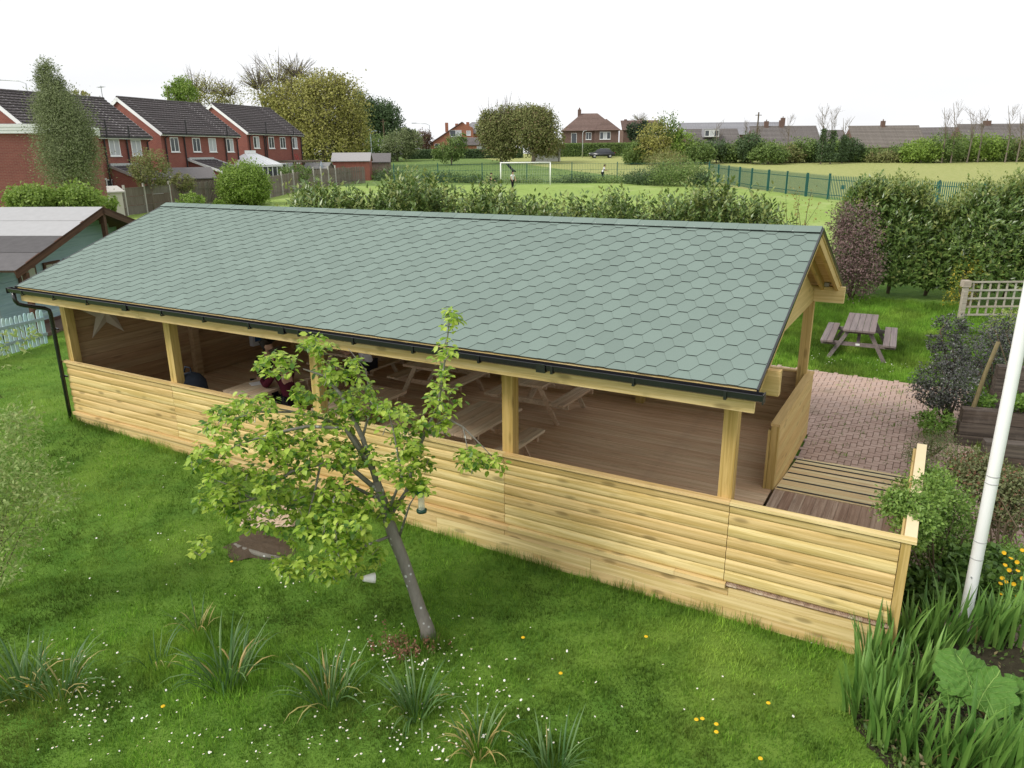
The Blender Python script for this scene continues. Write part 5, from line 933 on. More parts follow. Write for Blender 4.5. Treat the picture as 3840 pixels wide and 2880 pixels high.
for k in range(9): q = (k+.6)/9.4; MB().bar((-.2-.5*q, .9*q, 3.1*q), (.2-.5*q, .9*q, 3.1*q), .03, .03).build('rung', M_RED, ld_)
def tv_aerial(u, v0, v1, dep, lab):
    a, b = at(u, v1, dep), at(u, v0, dep); o = thing('tv_aerial', lab, 'aerial', tuple(a)); h = float(b[2]-a[2]); MB().tube([(0, 0, 0), (0, 0, h)], .03, 6).build('mast', M_STEEL, o); m = MB().tube([(-.5, .1, h-.1), (.5, -.1, h-.1)], .02, 5)
    for k in range(6): m.tube([(-.45+k*.18, .09-k*.036-.22, h-.1), (-.45+k*.18, .09-k*.036+.22, h-.1)], .012, 4)
    m.build('antenna', M_STEEL, o)
tv_aerial(222, 186, 213, 62, 'television aerial on the nearest brick house roof'); tv_aerial(505, 255, 285, 80, 'television aerial before the gap between the brick houses')
# flat-roofed brick block
fb = at(132, 300, 37.5); f0 = at(-120, 300, 36.5); dvx = (fb-f0)[:2]; Lf = float(np.linalg.norm(dvx)); gb_ = GZ(fb[0], fb[1]); F_top = at(100, 268, 37.2)[2]-gb_; F_bot = at(100, 288, 37.2)[2]-gb_
bl = thing('flat_roof_building', 'flat-roofed red-brick block with white fascia at the left edge', 'building', (f0[0], f0[1], gb_), math.atan2(dvx[1], dvx[0])); MB().box(0, Lf, 0, 6, -.3, F_bot).build('wall', brickmat('plum_brick', (.25, .088, .074), (.21, .07, .062), (.25, .15, .13)), bl)
for k in range(3): a = F_bot+(F_top-F_bot)*k/3; MB().box(-.1, Lf+.1, -.12-.015*k, 6.1, a+.004, F_bot+(F_top-F_bot)*(k+1)/3-.004).build('fascia_board', M_UPVC, bl)
MB().box(-.06, Lf+.06, -.08, 6.05, F_top, F_top+.02).build('roof', plain('grey_flat_felt', (.3, .3, .31), .9), bl)
d = MB().box(Lf-1.35, Lf-.45, -.03, .05, .0, 2.1).build('door', plain('dark_door', (.05, .055, .06), .5), bl); MB().box(Lf-1.05, Lf-.65, -.04, -.031, .9, 1.9).build('pane', M_NET, d); MB().box(Lf-1.6, Lf-.2, -.22, -.002, 2.15, 2.35).build('canopy', plain('dark_canopy', (.04, .045, .045), .6), bl)
# conservatory
cs = at(432, 358, 66); cs = at(440, 372, 66); cg = GZ(cs[0], cs[1]); cvn = thing('conservatory', 'white conservatory with hipped roof and ridge finials behind the round bush', 'conservatory', tuple(drop(at(545, 372, 73))), 1.7787-.5*0)
wm_ = MB(); L_, D_ = 4.6, 3.6
for i in range(7): wm_.box(-L_/2+i*(L_/6)-.05, -L_/2+i*(L_/6)+.05, -D_/2-.02, -D_/2+.08, 0, 2.2)
for i in range(5):
    for s in (-1, 1): wm_.box(s*L_/2-.05, s*L_/2+.05, -D_/2+i*D_/4-.05, -D_/2+i*D_/4+.05, 0, 2.2)
wm_.box(-L_/2-.1, L_/2+.1, -D_/2-.1, D_/2, 2.2, 2.38).box(-L_/2, L_/2, -D_/2, D_/2, 0, .7); wm_.build('frame', M_UPVC, cvn); MB().box(-L_/2+.01, L_/2-.01, -D_/2+.03, D_/2, .7, 2.19).build('glazing', M_GLASS, cvn)
rv = [(-L_/2-.15, -D_/2-.15, 2.385), (L_/2+.15, -D_/2-.15, 2.385), (L_/2+.15, D_/2, 2.385), (-L_/2-.15, D_/2, 2.385), (-L_/2+1.5, 0, 3.45), (L_/2-1.5, 0, 3.45)]; link('roof', mesh('roof', rv, [(0, 1, 5, 4), (1, 2, 5), (2, 3, 4, 5), (3, 0, 4)], plain('white_polycarbonate', (.72, .73, .74), .35, .4, .04)), cvn)
for i in range(9): q = -L_/2+i*L_/8; MB().bar((q, -D_/2-.15, 2.40), (max(-L_/2+1.5, min(L_/2-1.5, q)), 0, 3.47), .05, .05).build('glazing_bar', M_UPVC, cvn)
cr = MB()
for i in range(16): q = -L_/2+1.5+i*(L_-3)/15; cr.box(q-.05, q+.05, -.02, .02, 3.46, 3.72)
tag(cr.build('ridge_cresting', M_UPVC, cvn), kind='stuff')
# sheds
def shed(label, P, rz, L, D_, h, rise, wm, rm):
    t = thing('garden_shed', label, 'shed', drop(P), rz, 'sheds behind the wooden fence'); m = MB().box(-L/2, L/2, -D_/2, D_/2, -.2, h)
    for s in (-1, 1): m.prism([(s*L/2-.04*(s > 0), -D_/2, h), (s*L/2-.04*(s > 0), D_/2, h), (s*L/2-.04*(s > 0), 0, h+rise)], (.04, 0, 0))
    m.build('wall', wm, t)
    for s in (-1, 1): r = MB(); r.prism([(-L/2-.15, s*(D_/2+.15), h-.1), (-L/2-.15, 0, h+rise+.03), (-L/2-.15, 0, h+rise+.09), (-L/2-.15, s*(D_/2+.15), h-.03)], (L+.3, 0, 0)); r.build('roof', rm, t)
M_SHW = wood('grey_shed_board', (.20, .165, .14), (.13, .105, .09), 2, vary=.1); M_SHF = plain('shed_felt', (.16, .15, .15), .9, .15, .2); M_REDW = wood('red_shed_board', (.27, .10, .075), (.21, .08, .06), 2, vary=.1)
shed('dark grey shed with pitched roof behind the paling fence', at(408, 388, 60), 1.2, 3.4, 2.4, 1.9, .7, M_SHW, M_SHF); shed('red shed with grey roof near the far end of the fence', at(762, 362, 88), .6, 4.2, 3.0, 2.2, .8, M_REDW, plain('light_shed_felt', (.30, .29, .29), .9)); shed('small dark shed right of the red shed', at(815, 358, 92), .6, 3.2, 2.6, 1.9, .9, M_SHW, M_SHF); shed('low grey-roofed shed by the last fence posts', at(690, 372, 84), .4, 2.6, 2.4, 1.6, .5, M_SHW, plain('mid_shed_felt', (.22, .22, .215), .9))
shed('pale cream shed behind the panel fence', at(222, 415, 46), 1.5, 1.6, 1.4, 1.9, .2, plain('cream_board', (.60, .57, .50), .7), plain('cream_roof', (.5, .48, .44), .8))
pg_ = thing('pergola', 'grey timber pergola beside the farthest brick house', 'pergola', drop(at(650, 365, 82)), 1.7787); 
for sx_ in (-2.4, 2.4):
    for sy_ in (-1, 1): MB().box(sx_-.06, sx_+.06, sy_-.06, sy_+.06, 0, 2.3).build('post', M_SHW, pg_)
for k in range(9): MB().box(-2.6+k*.64, -2.5+k*.64, -1.3, 1.3, 2.42, 2.52).build('slat', M_SHW, pg_)
for sy_ in (-1, 1): MB().box(-2.7, 2.7, sy_-.04, sy_+.04, 2.3, 2.41).build('beam', M_SHW, pg_)
ps = thing('closed_parasol', 'closed grey-blue parasol in the garden beyond the fence', 'parasol', drop(at(696, 380, 83))); MB().tube([(0, 0, 0), (0, 0, 2.2)], .03, 6).build('pole', M_STEEL, ps); MB().tube([(0, 0, .9), (0, 0, 1.2), (0, 0, 1.9), (0, 0, 2.35)], [.12, .2, .16, .03], 10).build('canopy', plain('grey_blue_cloth', (.27, .31, .35), .8), ps, True)
# hipped house
def hip(parent, x0, x1, y0, y1, z0, z1, mt, ov=.35):
    a = (y1-y0)/2+ov; x0, x1, y0, y1 = x0-ov, x1+ov, y0-ov, y1+ov; r0, r1 = (x0+a, (y0+y1)/2, z1), (x1-a, (y0+y1)/2, z1)
    if r0[0] > r1[0]: r0 = r1 = ((x0+x1)/2, (y0+y1)/2, z1)
    rb = link('roof', mesh('roof', [(x0, y0, z0), (x1, y0, z0), (x1, y1, z0), (x0, y1, z0), r0, r1], [(0, 1, 5, 4), (1, 2, 5), (2, 3, 4, 5), (3, 0, 4), (3, 2, 1, 0)], mt), parent)
    n = 16; sl = MB()
    for k in range(n):
        f0, f1 = k/n, (k+1)/n; za, zb = z0+(z1-z0)*f0+.07, z0+(z1-z0)*f1+.01; L = lambda P, Q, f: tuple(Vector(P).lerp(Vector(Q), f))
        A, B_, C_, D_ = L((x0, y0, z0), r0, f0), L((x1, y0, z0), r1, f0), L((x1, y0, z0), r1, f1), L((x0, y0, z0), r0, f1)
        m = MB(); m.v += [(A[0], A[1]-.03, za), (B_[0], B_[1]-.03, za), (C_[0], C_[1], zb), (D_[0], D_[1], zb), (A[0], A[1]-.03, za-.07), (B_[0], B_[1]-.03, za-.07)]; m.face((0, 1, 2, 3)); m.face((4, 5, 1, 0)); m.build('tile_course', mt, rb)
    return rb
ang_c = math.atan2(ux[1], ux[0]); hp = drop(at(1216, 335, 150)); zg = hp[2]
hh = thing('hipped_roof_house', 'brown-brick detached house with hipped tiled roof beyond the field', 'house', hp, ang_c-.06); E_ = at(1280, 283, 150)[2]-zg; R_t = at(1280, 246, 153)[2]-zg
MB().box(0, 10.6, 0, 7.5, -1, E_).build('wall', M_BRB, hh); MB().box(6.2, 10.9, -1.0, -.002, -1, E_).build('bay_wall', M_BRB, hh)
hip(hh, 0, 10.6, 0, 7.5, E_, R_t, M_TILEB, .4); hip(hh, 6.2, 10.9, -1.0, 4.2, E_+.02, E_+(R_t-E_)*.66, M_TILEB, .4); ch = MB().box(2.9, 3.6, 3.2, 3.9, R_t-1.2, R_t+.75).build('chimney', M_BRB, hh); MB().lathe([(.15, R_t+.75), (.12, R_t+1.1)], 8, (3.25, 3.55, 0)).build('chimney_pot', M_TILEB, ch)
window(hh, 1.6, E_-2.9, 1.1, 2.5, 0, 1); window(hh, 4.5, E_-1.65, 1.1, 1.35, 0, 2); window(hh, 7.2, E_-1.65, 2.1, 1.4, -1.0, 3); window(hh, 7.2, E_-4.4, 2.1, 1.2, -1.0, 3); MB().box(3.6, 6.0, -.8, -.002, E_-3.05, E_-2.9).build('porch_roof', M_UPVC, hh)
nb = thing('neighbour_house', 'house with brown tiled roof half hidden right of the hipped house', 'house', drop(at(1345, 330, 165)), ang_c); MB().box(0, 7, 0, 6, -1, at(1345, 280, 165)[2]-nb.location[2]).build('wall', M_BRB, nb); zt = at(1345, 260, 165)[2]-nb.location[2]; zb = at(1345, 282, 165)[2]-nb.location[2]
tiled_slope(nb, TR(-.3, -.3, zb) @ Matrix.Rotation(math.atan2(zt-zb, 3.3), 4, 'X'), 8.5, math.hypot(zt-zb, 3.3), 9, 22, M_TILEB); MB().box(.5, 1.1, 2.6, 3.2, zt-.6, zt+.25).build('chimney', M_BRB, nb)
# orange-brick house group
ob = drop(at(925, 330, 155)); zg = ob[2]; kk = 155/1616; oh = thing('gabled_house', 'orange-brick gabled house with tall chimneys behind the round trees', 'house', ob, ang_c); Zp = lambda v, dep=155: at(950, v, dep)[2]-zg
MB().prism([(0, 0, -1), (9.5, 0, -1), (9.5, 0, Zp(303)), (9.2, 0, Zp(276)), (7.2, 0, Zp(266)), (5.6, 0, Zp(277)), (0, 0, Zp(314))], (0, 7, 0)).build('wall', M_BRO, oh); MB().bar((-.2, -.1, Zp(314)), (7.2, -.1, Zp(264.5)), .25, .12, (0, 0, 1)).build('verge', M_TILEB, oh); MB().prism([(-.3, -.2, Zp(314)), (7.2, -.2, Zp(264)), (7.2, -.2, Zp(265.5)), (-.3, -.2, Zp(315.5))], (0, 7.4, 0)).build('roof', M_TILEB, oh)
for x, v in ((3.5, 265), (7.9, 264), (5.6, 267)): c_ = MB().box(x, x+.62, 2, 2.7, Zp(285), Zp(v)).build('chimney', M_BRO, oh)
window(oh, 4.6, Zp(296), 2.4, 1.3, -.0, 2); window(oh, 8.0, Zp(293), .9, .9, -.0, 1); window(oh, 1.4, Zp(318), 1.0, .7, 0, 1)
o2 = drop(at(985, 330, 158)); h2 = thing('grey_hip_house', 'house with grey hipped roof behind the orange-brick gable', 'house', o2, ang_c); z2 = o2[2]; Zq = lambda v: at(1000, v, 158)[2]-z2; MB().box(0, 9, 0, 7, -1, Zq(289)).build('wall', M_BRO, h2); hip(h2, 0, 9, 0, 7, Zq(289), Zq(263), M_SLATE, .4); window(h2, 6, Zq(302), 1.0, 1.0, 0, 2)
for x in (8.2, 8.9): MB().box(x, x+.55, 5, 5.6, Zq(290), Zq(264)).build('chimney', M_BRO, h2)
o3 = drop(at(975, 330, 146)); h3 = thing('low_tiled_annex', 'low annex with tiled roof in front of the orange-brick houses', 'building', o3, ang_c); z3_ = o3[2]; Zr = lambda v: at(1000, v, 146)[2]-z3_; MB().box(0, 9, 0, 5, -1, Zr(314)).build('wall', M_BRO, h3); tiled_slope(h3, TR(-.3, -.3, Zr(314)) @ Matrix.Rotation(math.atan2(Zr(297)-Zr(314), 2.8), 4, 'X'), 9.6, math.hypot(Zr(297)-Zr(314), 2.8), 8, 24, M_TILEG); window(h3, 5.0, Zr(327), 1.7, 1.0, 0, 2)
# long low roofs beyond the meadow
def roofhouse(label, u0, u1, vt, vb, dep, mt, nt, rows, chim=(), wall=M_BRB, run=5.0, extra=None, turn=0):
    A = at(u0, vb, dep); B_ = at(u1, vb, dep); g = GZ(*A[:2]); L = float(np.linalg.norm((B_-A)[:2])); zb = A[2]-g; zt = at((u0+u1)/2, vt, dep+run*.9)[2]-g
    t = thing('tiled_house', label, 'house', (A[0], A[1], g), math.atan2((B_-A)[1], (B_-A)[0])+turn, 'houses with long tiled roofs beyond the meadow'); MB().box(.3, L-.3, .35, 2*run-.4, -1, zb).prism([(.3, .35, zb), (.3, 2*run-.35, zb), (.3, run, zt-.2)], (L-.6, 0, 0)).build('wall', wall, t)
    tiled_slope(t, TR(0, 0, zb) @ Matrix.Rotation(math.atan2(zt-zb, run), 4, 'X'), L, math.hypot(zt-zb, run), rows, nt, mt); MB().tube([(0, run, zt+.03), (L, run, zt+.03)], .1, 6).build('ridge_tiles', mt, t)
    for uc, vc, w in chim:
        x = (uc-u0)/(u1-u0)*L; z = at(uc, vc, dep+run)[2]-g; c_ = MB().box(x-w/2, x+w/2, run-.4, run+.3, zt-.8, z).build('chimney', M_BRB, t); MB().lathe([(.13, z), (.11, z+.35)], 8, (x, run, 0)).build('chimney_pot', M_TILEB, c_)
    return t, L, zb, zt
fz = lambda x, y: ((2350+x/1.693)/KD, (380+y/1.693)/KD); f6 = lambda x, y: ((3050+x/1.6076)/KD, (340+y/1.6076)/KD)
roofhouse('long pale slate roof behind the darker tiled roofs', fz(350, 0)[0], fz(1012, 0)[0], fz(0, 137)[1], fz(0, 215)[1], 186, M_SLATE, 40, 10, ((fz(1038, 0)[0]-4, fz(0, 106)[1], 1.0),))
t_, L_, zb_, zt_ = roofhouse('dark tiled roof with a wide flat dormer window', fz(400, 0)[0], fz(735, 0)[0], fz(0, 178)[1], fz(0, 285)[1], 168, M_TILEG, 46, 14)
dm = MB().box(L_*.28, L_*.57, 1.0, 3.6, zb_+1.9, zb_+3.7).build('dormer', M_SLATE, t_); 
for k in range(3): window(t_, L_*.28+.15+k*(L_*.29-.3)/3, zb_+2.1, (L_*.29-.4)/3, 1.3, .99, 1)
roofhouse('dark tiled roof with two chimneys behind the telegraph pole', fz(812, 0)[0], fz(1245, 0)[0], fz(0, 160)[1], fz(0, 285)[1], 166, M_TILEG, 50, 15, ((fz(920, 0)[0], fz(0, 128)[1], .9), (fz(1018, 0)[0], fz(0, 122)[1], 1.0)))
roofhouse('brown tiled roof with a moss streak and one small chimney', f6(255, 0)[0], f6(690, 0)[0], f6(0, 214)[1], f6(0, 345)[1], 160, tilemat('mossy_brown_tile', (.18, .16, .145), .2), 52, 16, ((f6(466, 0)[0], f6(0, 184)[1], .8),)); roofhouse('lower tiled roof between the mossy roof and the right-hand roof', f6(695, 0)[0], f6(935, 0)[0], f6(0, 224)[1], f6(0, 330)[1], 172, M_TILEG, 36, 12); roofhouse('long brown tiled roof at the right picture edge with a square chimney', f6(925, 0)[0], f6(1420, 0)[0], f6(0, 203)[1], f6(0, 330)[1], 160, M_TILEG, 56, 15, ((f6(1108, 0)[0], f6(0, 182)[1], 1.5),)); roofhouse('small grey roof seen between the ivy-clad trunks', f6(95, 0)[0], f6(225, 0)[0], f6(0, 240)[1], f6(0, 330)[1], 175, M_TILEG, 22, 11)
# ================================================================ fences
M_PAL = wood('weathered_paling', (.20, .175, .155), (.135, .115, .10), 2, vary=.18, knots=.1); M_CONC = plain('concrete_post', (.46, .44, .41), .9, .1, .1); M_PGR = plain('green_steel', (.012, .085, .075), .45, .4, .1)
FB = [gat(*q) for q in ((232, 474), (276, 466), (318, 459), (372, 452), (470, 441), (574, 430), (674, 407), (736, 399), (790, 395))]
for seg, lab in ((FB[:4], 'grey panel fence with concrete posts behind the cabin'), (FB[3:], 'weathered grey paling fence along the left side of the field')):
    O = seg[0]; t = thing('wooden_fence', lab, 'fence', tuple(O)); pan = seg is not FB and len(seg) == 4; pmn = MB().prism([(-.055, 0, -.05), (.055, 0, -.05), (.055, 0, 1.72), (0, 0, 1.78), (-.055, 0, 1.72)], (0, .022, 0)).mesh('paling', M_PAL)
    for a, b in zip(seg, seg[1:]):
        v = (b-a); L = float(np.linalg.norm(v[:2])); az = math.atan2(v[1], v[0]); Mz = lambda s, dz=0: TR(*(a+v*(s/L)-O+np.array([0, 0, dz]))) @ Matrix.Rotation(az, 4, 'Z')
        nb_ = max(1, round(L/2.0)) if pan else max(1, round(L/1.9))
        if pan:
            for k in range(nb_+1): MB().box(-.06, .06, -.06, .06, -.2, 2.0).build('post', M_CONC, t, M=Mz(L*k/nb_))
            for k in range(nb_):
                w = L/nb_-.14
                for r in range(3): MB().box(.07, .07+w, -.02, .02, .03+r*.6, .60+r*.6).build('panel', M_PAL, t, M=Mz(L*k/nb_)); MB().box(.07, .07+w, -.04, -.022, .60+r*.6-.04, .60+r*.6+.01).build('rail', M_PAL, t, M=Mz(L*k/nb_))
        else:
            n = int(L/.15)
            for k in range(n): link('paling', pmn, t, Mz((k+.5)*L/n, rnd.uniform(-.05, .05)) @ rot_mat(0, rnd.uniform(-.02, .02), 0))
            for z in (.4, 1.3): MB().box(0, L, .03, .08, z, z+.08).build('rail', M_PAL, t, M=Mz(0))
            if a is FB[6] or a is FB[5]:
                for k in range(4): MB().box(-.06, .06, -.08, .02, -.2, 2.05).build('post', M_CONC, t, M=Mz(L*(k+.3)/4))
# green palisade
pb_ = [gat(*fz(x, y)) for x, y in ((515, 505), (600, 518), (690, 535), (785, 556), (893, 563), (1007, 582), (1132, 604), (1265, 624))]; gA = gat(*f6(82, 657)); gB = gat(*f6(260, 672)); dirp = (gB-pb_[-1]); dirp /= np.linalg.norm(dirp[:2])
line = [pb_[0], pb_[3], gA, gB, np.array(drop(gB+dirp*9)), np.array(drop(gB+dirp*20))]; pt = thing('palisade_fence', 'dark green steel palisade fence between field and meadow', 'fence', tuple(line[0])); pm = MB().prism([(-.033, 0, .06), (.033, 0, .06), (.033, 0, 1.72), (0, 0, 1.84), (-.033, 0, 1.72)], (0, .012, 0)).mesh('pale', M_PGR); O = line[0]
for a, b in zip(line, line[1:]):
    v = b-a; L = float(np.linalg.norm(v[:2])); az = math.atan2(v[1], v[0]); n = int(L/.145); nb_ = max(1, round(L/3.0)); Mz = lambda s: TR(*(a+v*(s/L)-O)) @ Matrix.Rotation(az, 4, 'Z')
    for k in range(n): link('pale', pm, pt, Mz((k+.5)*L/n))
    for z in (.35, 1.48): MB().bar((0, .04, z), (L, .04, z+float(v[2])), .04, .05).build('rail', M_PGR, pt, M=Mz(0))
    for k in range(nb_): MB().box(-.06, .06, -.02, .12, -.2, 1.86 if a is not gA else 1.95).build('post', M_PGR, pt, M=Mz(L*k/nb_))
MB().box(-.12, .12, -.06, .06, .85, 1.15).build('gate_lock', M_PGR, pt, M=TR(*((gA+gB)/2-O)))
# mesh fence behind the goal
m0, m1 = gat(852, 396), gat(1530, 393); v = m1-m0; L = float(np.linalg.norm(v[:2])); mf = thing('mesh_fence', 'thin dark green bar fence behind the goal', 'fence', tuple(m0), math.atan2(v[1], v[0])); nb_ = round(L/4.6)
pst = MB().box(-.04, .04, -.04, .04, -.2, 2.1).mesh('post', M_PGR); brs = MB()
for k in range(nb_+1): link('post', pst, mf, TR(L*k/nb_, 0, 0))
bw_ = L/nb_
for k in range(28): brs.box(.1+k*(bw_-.2)/27-.009, .1+k*(bw_-.2)/27+.009, -.009, .009, .05, 1.95)
for z in (.1, .7, 1.3, 1.92): brs.box(.05, bw_-.05, -.012, .012, z, z+.025)
bme = brs.mesh('bar_panel', M_PGR)
for k in range(nb_): tag(link('bar_panel', bme, mf, TR(L*k/nb_, 0, 0)), kind='stuff')
# goal
g0, g1 = gat(1082, 401), gat(1188.5, 399.5); v = g1-g0; L = float(np.linalg.norm(v[:2])); gl_ = thing('football_goal', 'white football goal with net at the far end of the field', 'goal', tuple(g0), math.atan2(v[1], v[0])); H_ = 2.25; M_GW = plain('white_goal_paint', (.8, .8, .8), .5)
for x in (0, L): MB().tube([(x, 0, -.1), (x, 0, H_)], .06, 10).build('goalpost', M_GW, gl_, True); MB().tube([(x, 0, H_), (x, .8, H_-.1), (x, 1.9, .0)], .025, 6).build('net_support', M_STEEL, gl_)
MB().tube([(-.06, 0, H_), (L+.06, 0, H_)], .06, 10).build('crossbar', M_GW, gl_, True); nt_ = MB()
for i in range(22): x = L*i/21; nt_.tube([(x, .05, H_), (x, .8, H_-.12), (x, 1.9, 0)], .006, 3, False)
for z, y in ((H_-.12, .8), (1.6, 1.06), (1.1, 1.35), (.55, 1.63), (.02, 1.89)): nt_.tube([(0, y, z), (L, y, z)], .006, 3, False)
tag(nt_.build('net', plain('pale_net', (.55, .57, .55), .8), gl_), kind='stuff')
jk = at(1104, 366, 84); jt = MB().tube([(-.55, 0, .55), (-.45, 0, .75), (-.3, 0, .45), (.0, .02, .1), (.3, .0, -.15), (.55, 0, -.25)], [.08, .17, .14, .13, .13, .05], 8).build('black_jacket', plain('black_jacket', (.012, .012, .014), .9), None, True); jt.location = tuple(jk); jt.rotation_euler = (0, 0, ang_c); tag(jt, 'black jacket hung on the fence behind the goal', 'jacket')
person('man in white shirt and black trousers standing right of the goal', drop(gat(1301, 391.5)), 2.2, stand_pose(.14, 1.0, .08), C_WHT, C_BLK, HAIRG)
person('person in a white shirt near the left goalpost, half hidden by the laurels', drop(gat(1107, 410)), 1.2, stand_pose(.03, .2), C_WHT, C_BLK, HAIRB, h=.95)
person('dark-haired person in black left of the goal, half hidden by the laurels', drop(gat(1060, 413)), 1.9, stand_pose(.04, .7), C_BLK, C_BLK, HAIRB, h=.92)
# white line of the pitch
lm = MB(); q0, q1 = gat(700, 424), gat(905, 416); dvv = (q1-q0)[:2]/np.linalg.norm((q1-q0)[:2]); nn_ = np.array([-dvv[1], dvv[0]])*.06
for k in range(12):
    a, b = q0+(q1-q0)*k/12, q0+(q1-q0)*(k+1)/12; lm.poly([(p[0]+s*nn_[0], p[1]+s*nn_[1], GZ(p[0]+s*nn_[0], p[1]+s*nn_[1])+.03) for p, s in ((a, -1), (b, -1), (b, 1), (a, 1))])
tag(lm.build('pitch_line', plain('line_paint', (.75, .78, .72), .9)), kind='structure')
# ================================================================ trees and bushes
M_T = dict(grey=leafmat('grey_green_foliage', (.135, .17, .075), (.25, .29, .14), .25, .6, .2), yel=leafmat('yellow_green_foliage', (.25, .26, .07), (.40, .38, .12), .3, .6, .2, (.13, .12, .06), .15), dark=leafmat('dark_green_foliage', (.055, .095, .04), (.105, .16, .065), .2, .5, .25), mid=leafmat('mid_green_foliage', (.10, .165, .045), (.20, .275, .08), .25, .55, .25), fresh=leafmat('fresh_green_foliage', (.15, .245, .04), (.27, .375, .075), .3, .5, .3), red=leafmat('bronze_foliage', (.10, .06, .045), (.16, .10, .065), .2, .6, .2), olive=leafmat('olive_foliage', (.15, .175, .06), (.27, .28, .11), .25, .6, .2, (.22, .16, .09), .08), con=leafmat('conifer_foliage', (.025, .05, .025), (.055, .09, .042), .1, .6, .2))
M_TW = plain('twig_bark', (.17, .145, .115), .95, .1); M_IVY = M_T['dark']
def tree(label, ub, dep, lobes, n, size, key, trunk=.2, seed=0, name='tree', cat='tree', vb=None, group=None, limbs=14, shell=.5, per=22, spread=.17, aspect=.6, twigs=0, cone=None, th=None):
    """lobes in picture units (u, v, ru, rv [, depth offset])"""
    rs = RS(seed); A = at(ub, vb or lobes[0][1], dep); base = np.array(drop(A)); k = dep/1616; t = thing(name, label, cat, tuple(base), 0, group); lb = []
    for l in lobes: P = at(l[0], l[1], dep+(l[4] if len(l) > 4 else 0))-base; lb.append((P[0], P[1], P[2], l[2]*k, l[2]*k*.9, l[3]*k))
    P, D, N_ = clumps(rs, lb, n, per, shell, spread); P[:, 2] = np.maximum(P[:, 2], .05); zt = max(l[2] for l in lb)
    if n: tag(leaves('crown', P, D, N_, size*rs.uniform(.7, 1.3, len(P)), aspect, M_T[key], t), kind='stuff')
    mb = MB(); hgt = (th or .55)*zt; mb.tube([(0, 0, -.2), (.05*hgt*rs.normal()*.3, 0, hgt*.5), (lb[0][0]*.3, lb[0][1]*.3, hgt)], [trunk, trunk*.8, trunk*.6], 9); mb.build('trunk', M_TW, t, True)
    br = MB(); branchy(br, rs, (lb[0][0]*.2, lb[0][1]*.2, hgt*.8), [tuple(P[i]) for i in rs.randint(0, len(P), limbs)] if len(P) else [], trunk*.4, n=5)
    for _ in range(twigs):
        l = lb[rs.randint(len(lb))]; o = unit(rs, 1)[0]; o[2] = abs(o[2])*1.2+.3; tip = np.array(l[:3])+o*np.array(l[3:6])*rs.uniform(.9, 1.35); st_ = np.array(l[:3])+o*np.array(l[3:6])*.2
        br.tube([st_, (st_+tip)/2+rs.normal(size=3)*.03*l[5], tip], [.035*trunk/.2, .02*trunk/.2, .006], 4, False)
        for _q in range(2): s2 = st_+(tip-st_)*rs.uniform(.45, .85); br.tube([s2, s2+(tip-st_)*.25+rs.normal(size=3)*.12*l[5]], [.014*trunk/.2, .005], 3, False)
    br.build('limbs', M_TW, t); return t
tree('tall grey-green narrow tree in front of the flat-roofed building', 140, 35, [(150, 350, 58, 75), (138, 275, 56, 70), (120, 225, 40, 45), (105, 180, 22, 46), (88, 165, 10, 30), (132, 195, 10, 30), (170, 300, 32, 55), (100, 155, 8, 26)], 60000, .10, 'grey', .14, 201, shell=.25, per=26, spread=.22, vb=400, aspect=.35)
for i, (lab, u, v, ru, rv, dep, key, n, sz) in enumerate((('pale green bush behind the cabin roof, left part', 70, 428, 52, 26, 27, 'fresh', 5000, .11), ('pale green bush behind the cabin roof, right part', 165, 430, 52, 26, 27.5, 'fresh', 5000, .11), ('small pale bush over the cabin roof peak', 238, 440, 16, 14, 29, 'fresh', 600, .11), ('pale flowering bush behind the panel fence', 325, 362, 40, 36, 52, 'olive', 4200, .13), ('brownish low bush left of the dark grey shed', 395, 392, 26, 16, 55, 'olive', 1500, .13), ('big round bright green clipped bush on the fence line', 527, 398, 52, 42, 57, 'fresh', 20000, .15), ('yellow-green bush peeping over the shelter ridge', 413, 432, 26, 12, 40, 'fresh', 1100, .12), ('small yellow bush over the shelter ridge, right of the other', 470, 440, 14, 8, 40, 'fresh', 500, .12), ('dark bush behind the paling fence below the pergola', 638, 372, 34, 14, 72, 'mid', 2000, .16), ('dark ivy mound at the end of the paling fence', 742, 388, 16, 26, 86, 'dark', 2200, .17), ('bramble bush where the paling fence ends', 790, 366, 26, 18, 92, 'mid', 1600, .18))):
    tree(lab, u, dep, [(u, v, ru, rv), (u-ru*.45, v+rv*.2, ru*.6, rv*.8), (u+ru*.45, v+rv*.15, ru*.6, rv*.85)], n, sz, key, .06, 210+i, 'bush', 'bush', v+rv, 'bushes along the left gardens', 8, .55, 20, .14)
tree('huge yellow-green tree behind the farthest brick house', 700, 108, [(700, 315, 80, 40), (760, 320, 30, 34), (690, 250, 80, 70), (640, 225, 50, 45), (735, 235, 55, 60), (700, 195, 50, 32), (760, 290, 36, 50), (640, 300, 50, 45), (590, 215, 26, 28)], 42000, .34, 'yel', .5, 231, shell=.55, twigs=40, vb=345)
tree('bare spreading tree with few yellow leaves above the brick houses', 600, 118, [(600, 185, 66, 42), (560, 195, 40, 34), (640, 170, 44, 30)], 2600, .26, 'yel', .42, 232, shell=.3, per=6, twigs=170, vb=330, limbs=30)
tree('half-bare pale tree behind the middle brick house', 455, 112, [(450, 205, 50, 32), (490, 210, 36, 24), (420, 200, 36, 30)], 3600, .26, 'yel', .3, 233, shell=.3, per=7, twigs=110, vb=320); tree('ivy-green columnar tree behind the middle brick house', 392, 105, [(400, 200, 24, 30), (375, 205, 18, 22)], 5200, .26, 'fresh', .25, 234, vb=320); tree('small tree top over the nearest brick house ridge', 172, 75, [(172, 208, 20, 8), (155, 210, 12, 7)], 900, .2, 'yel', .2, 235, vb=320)
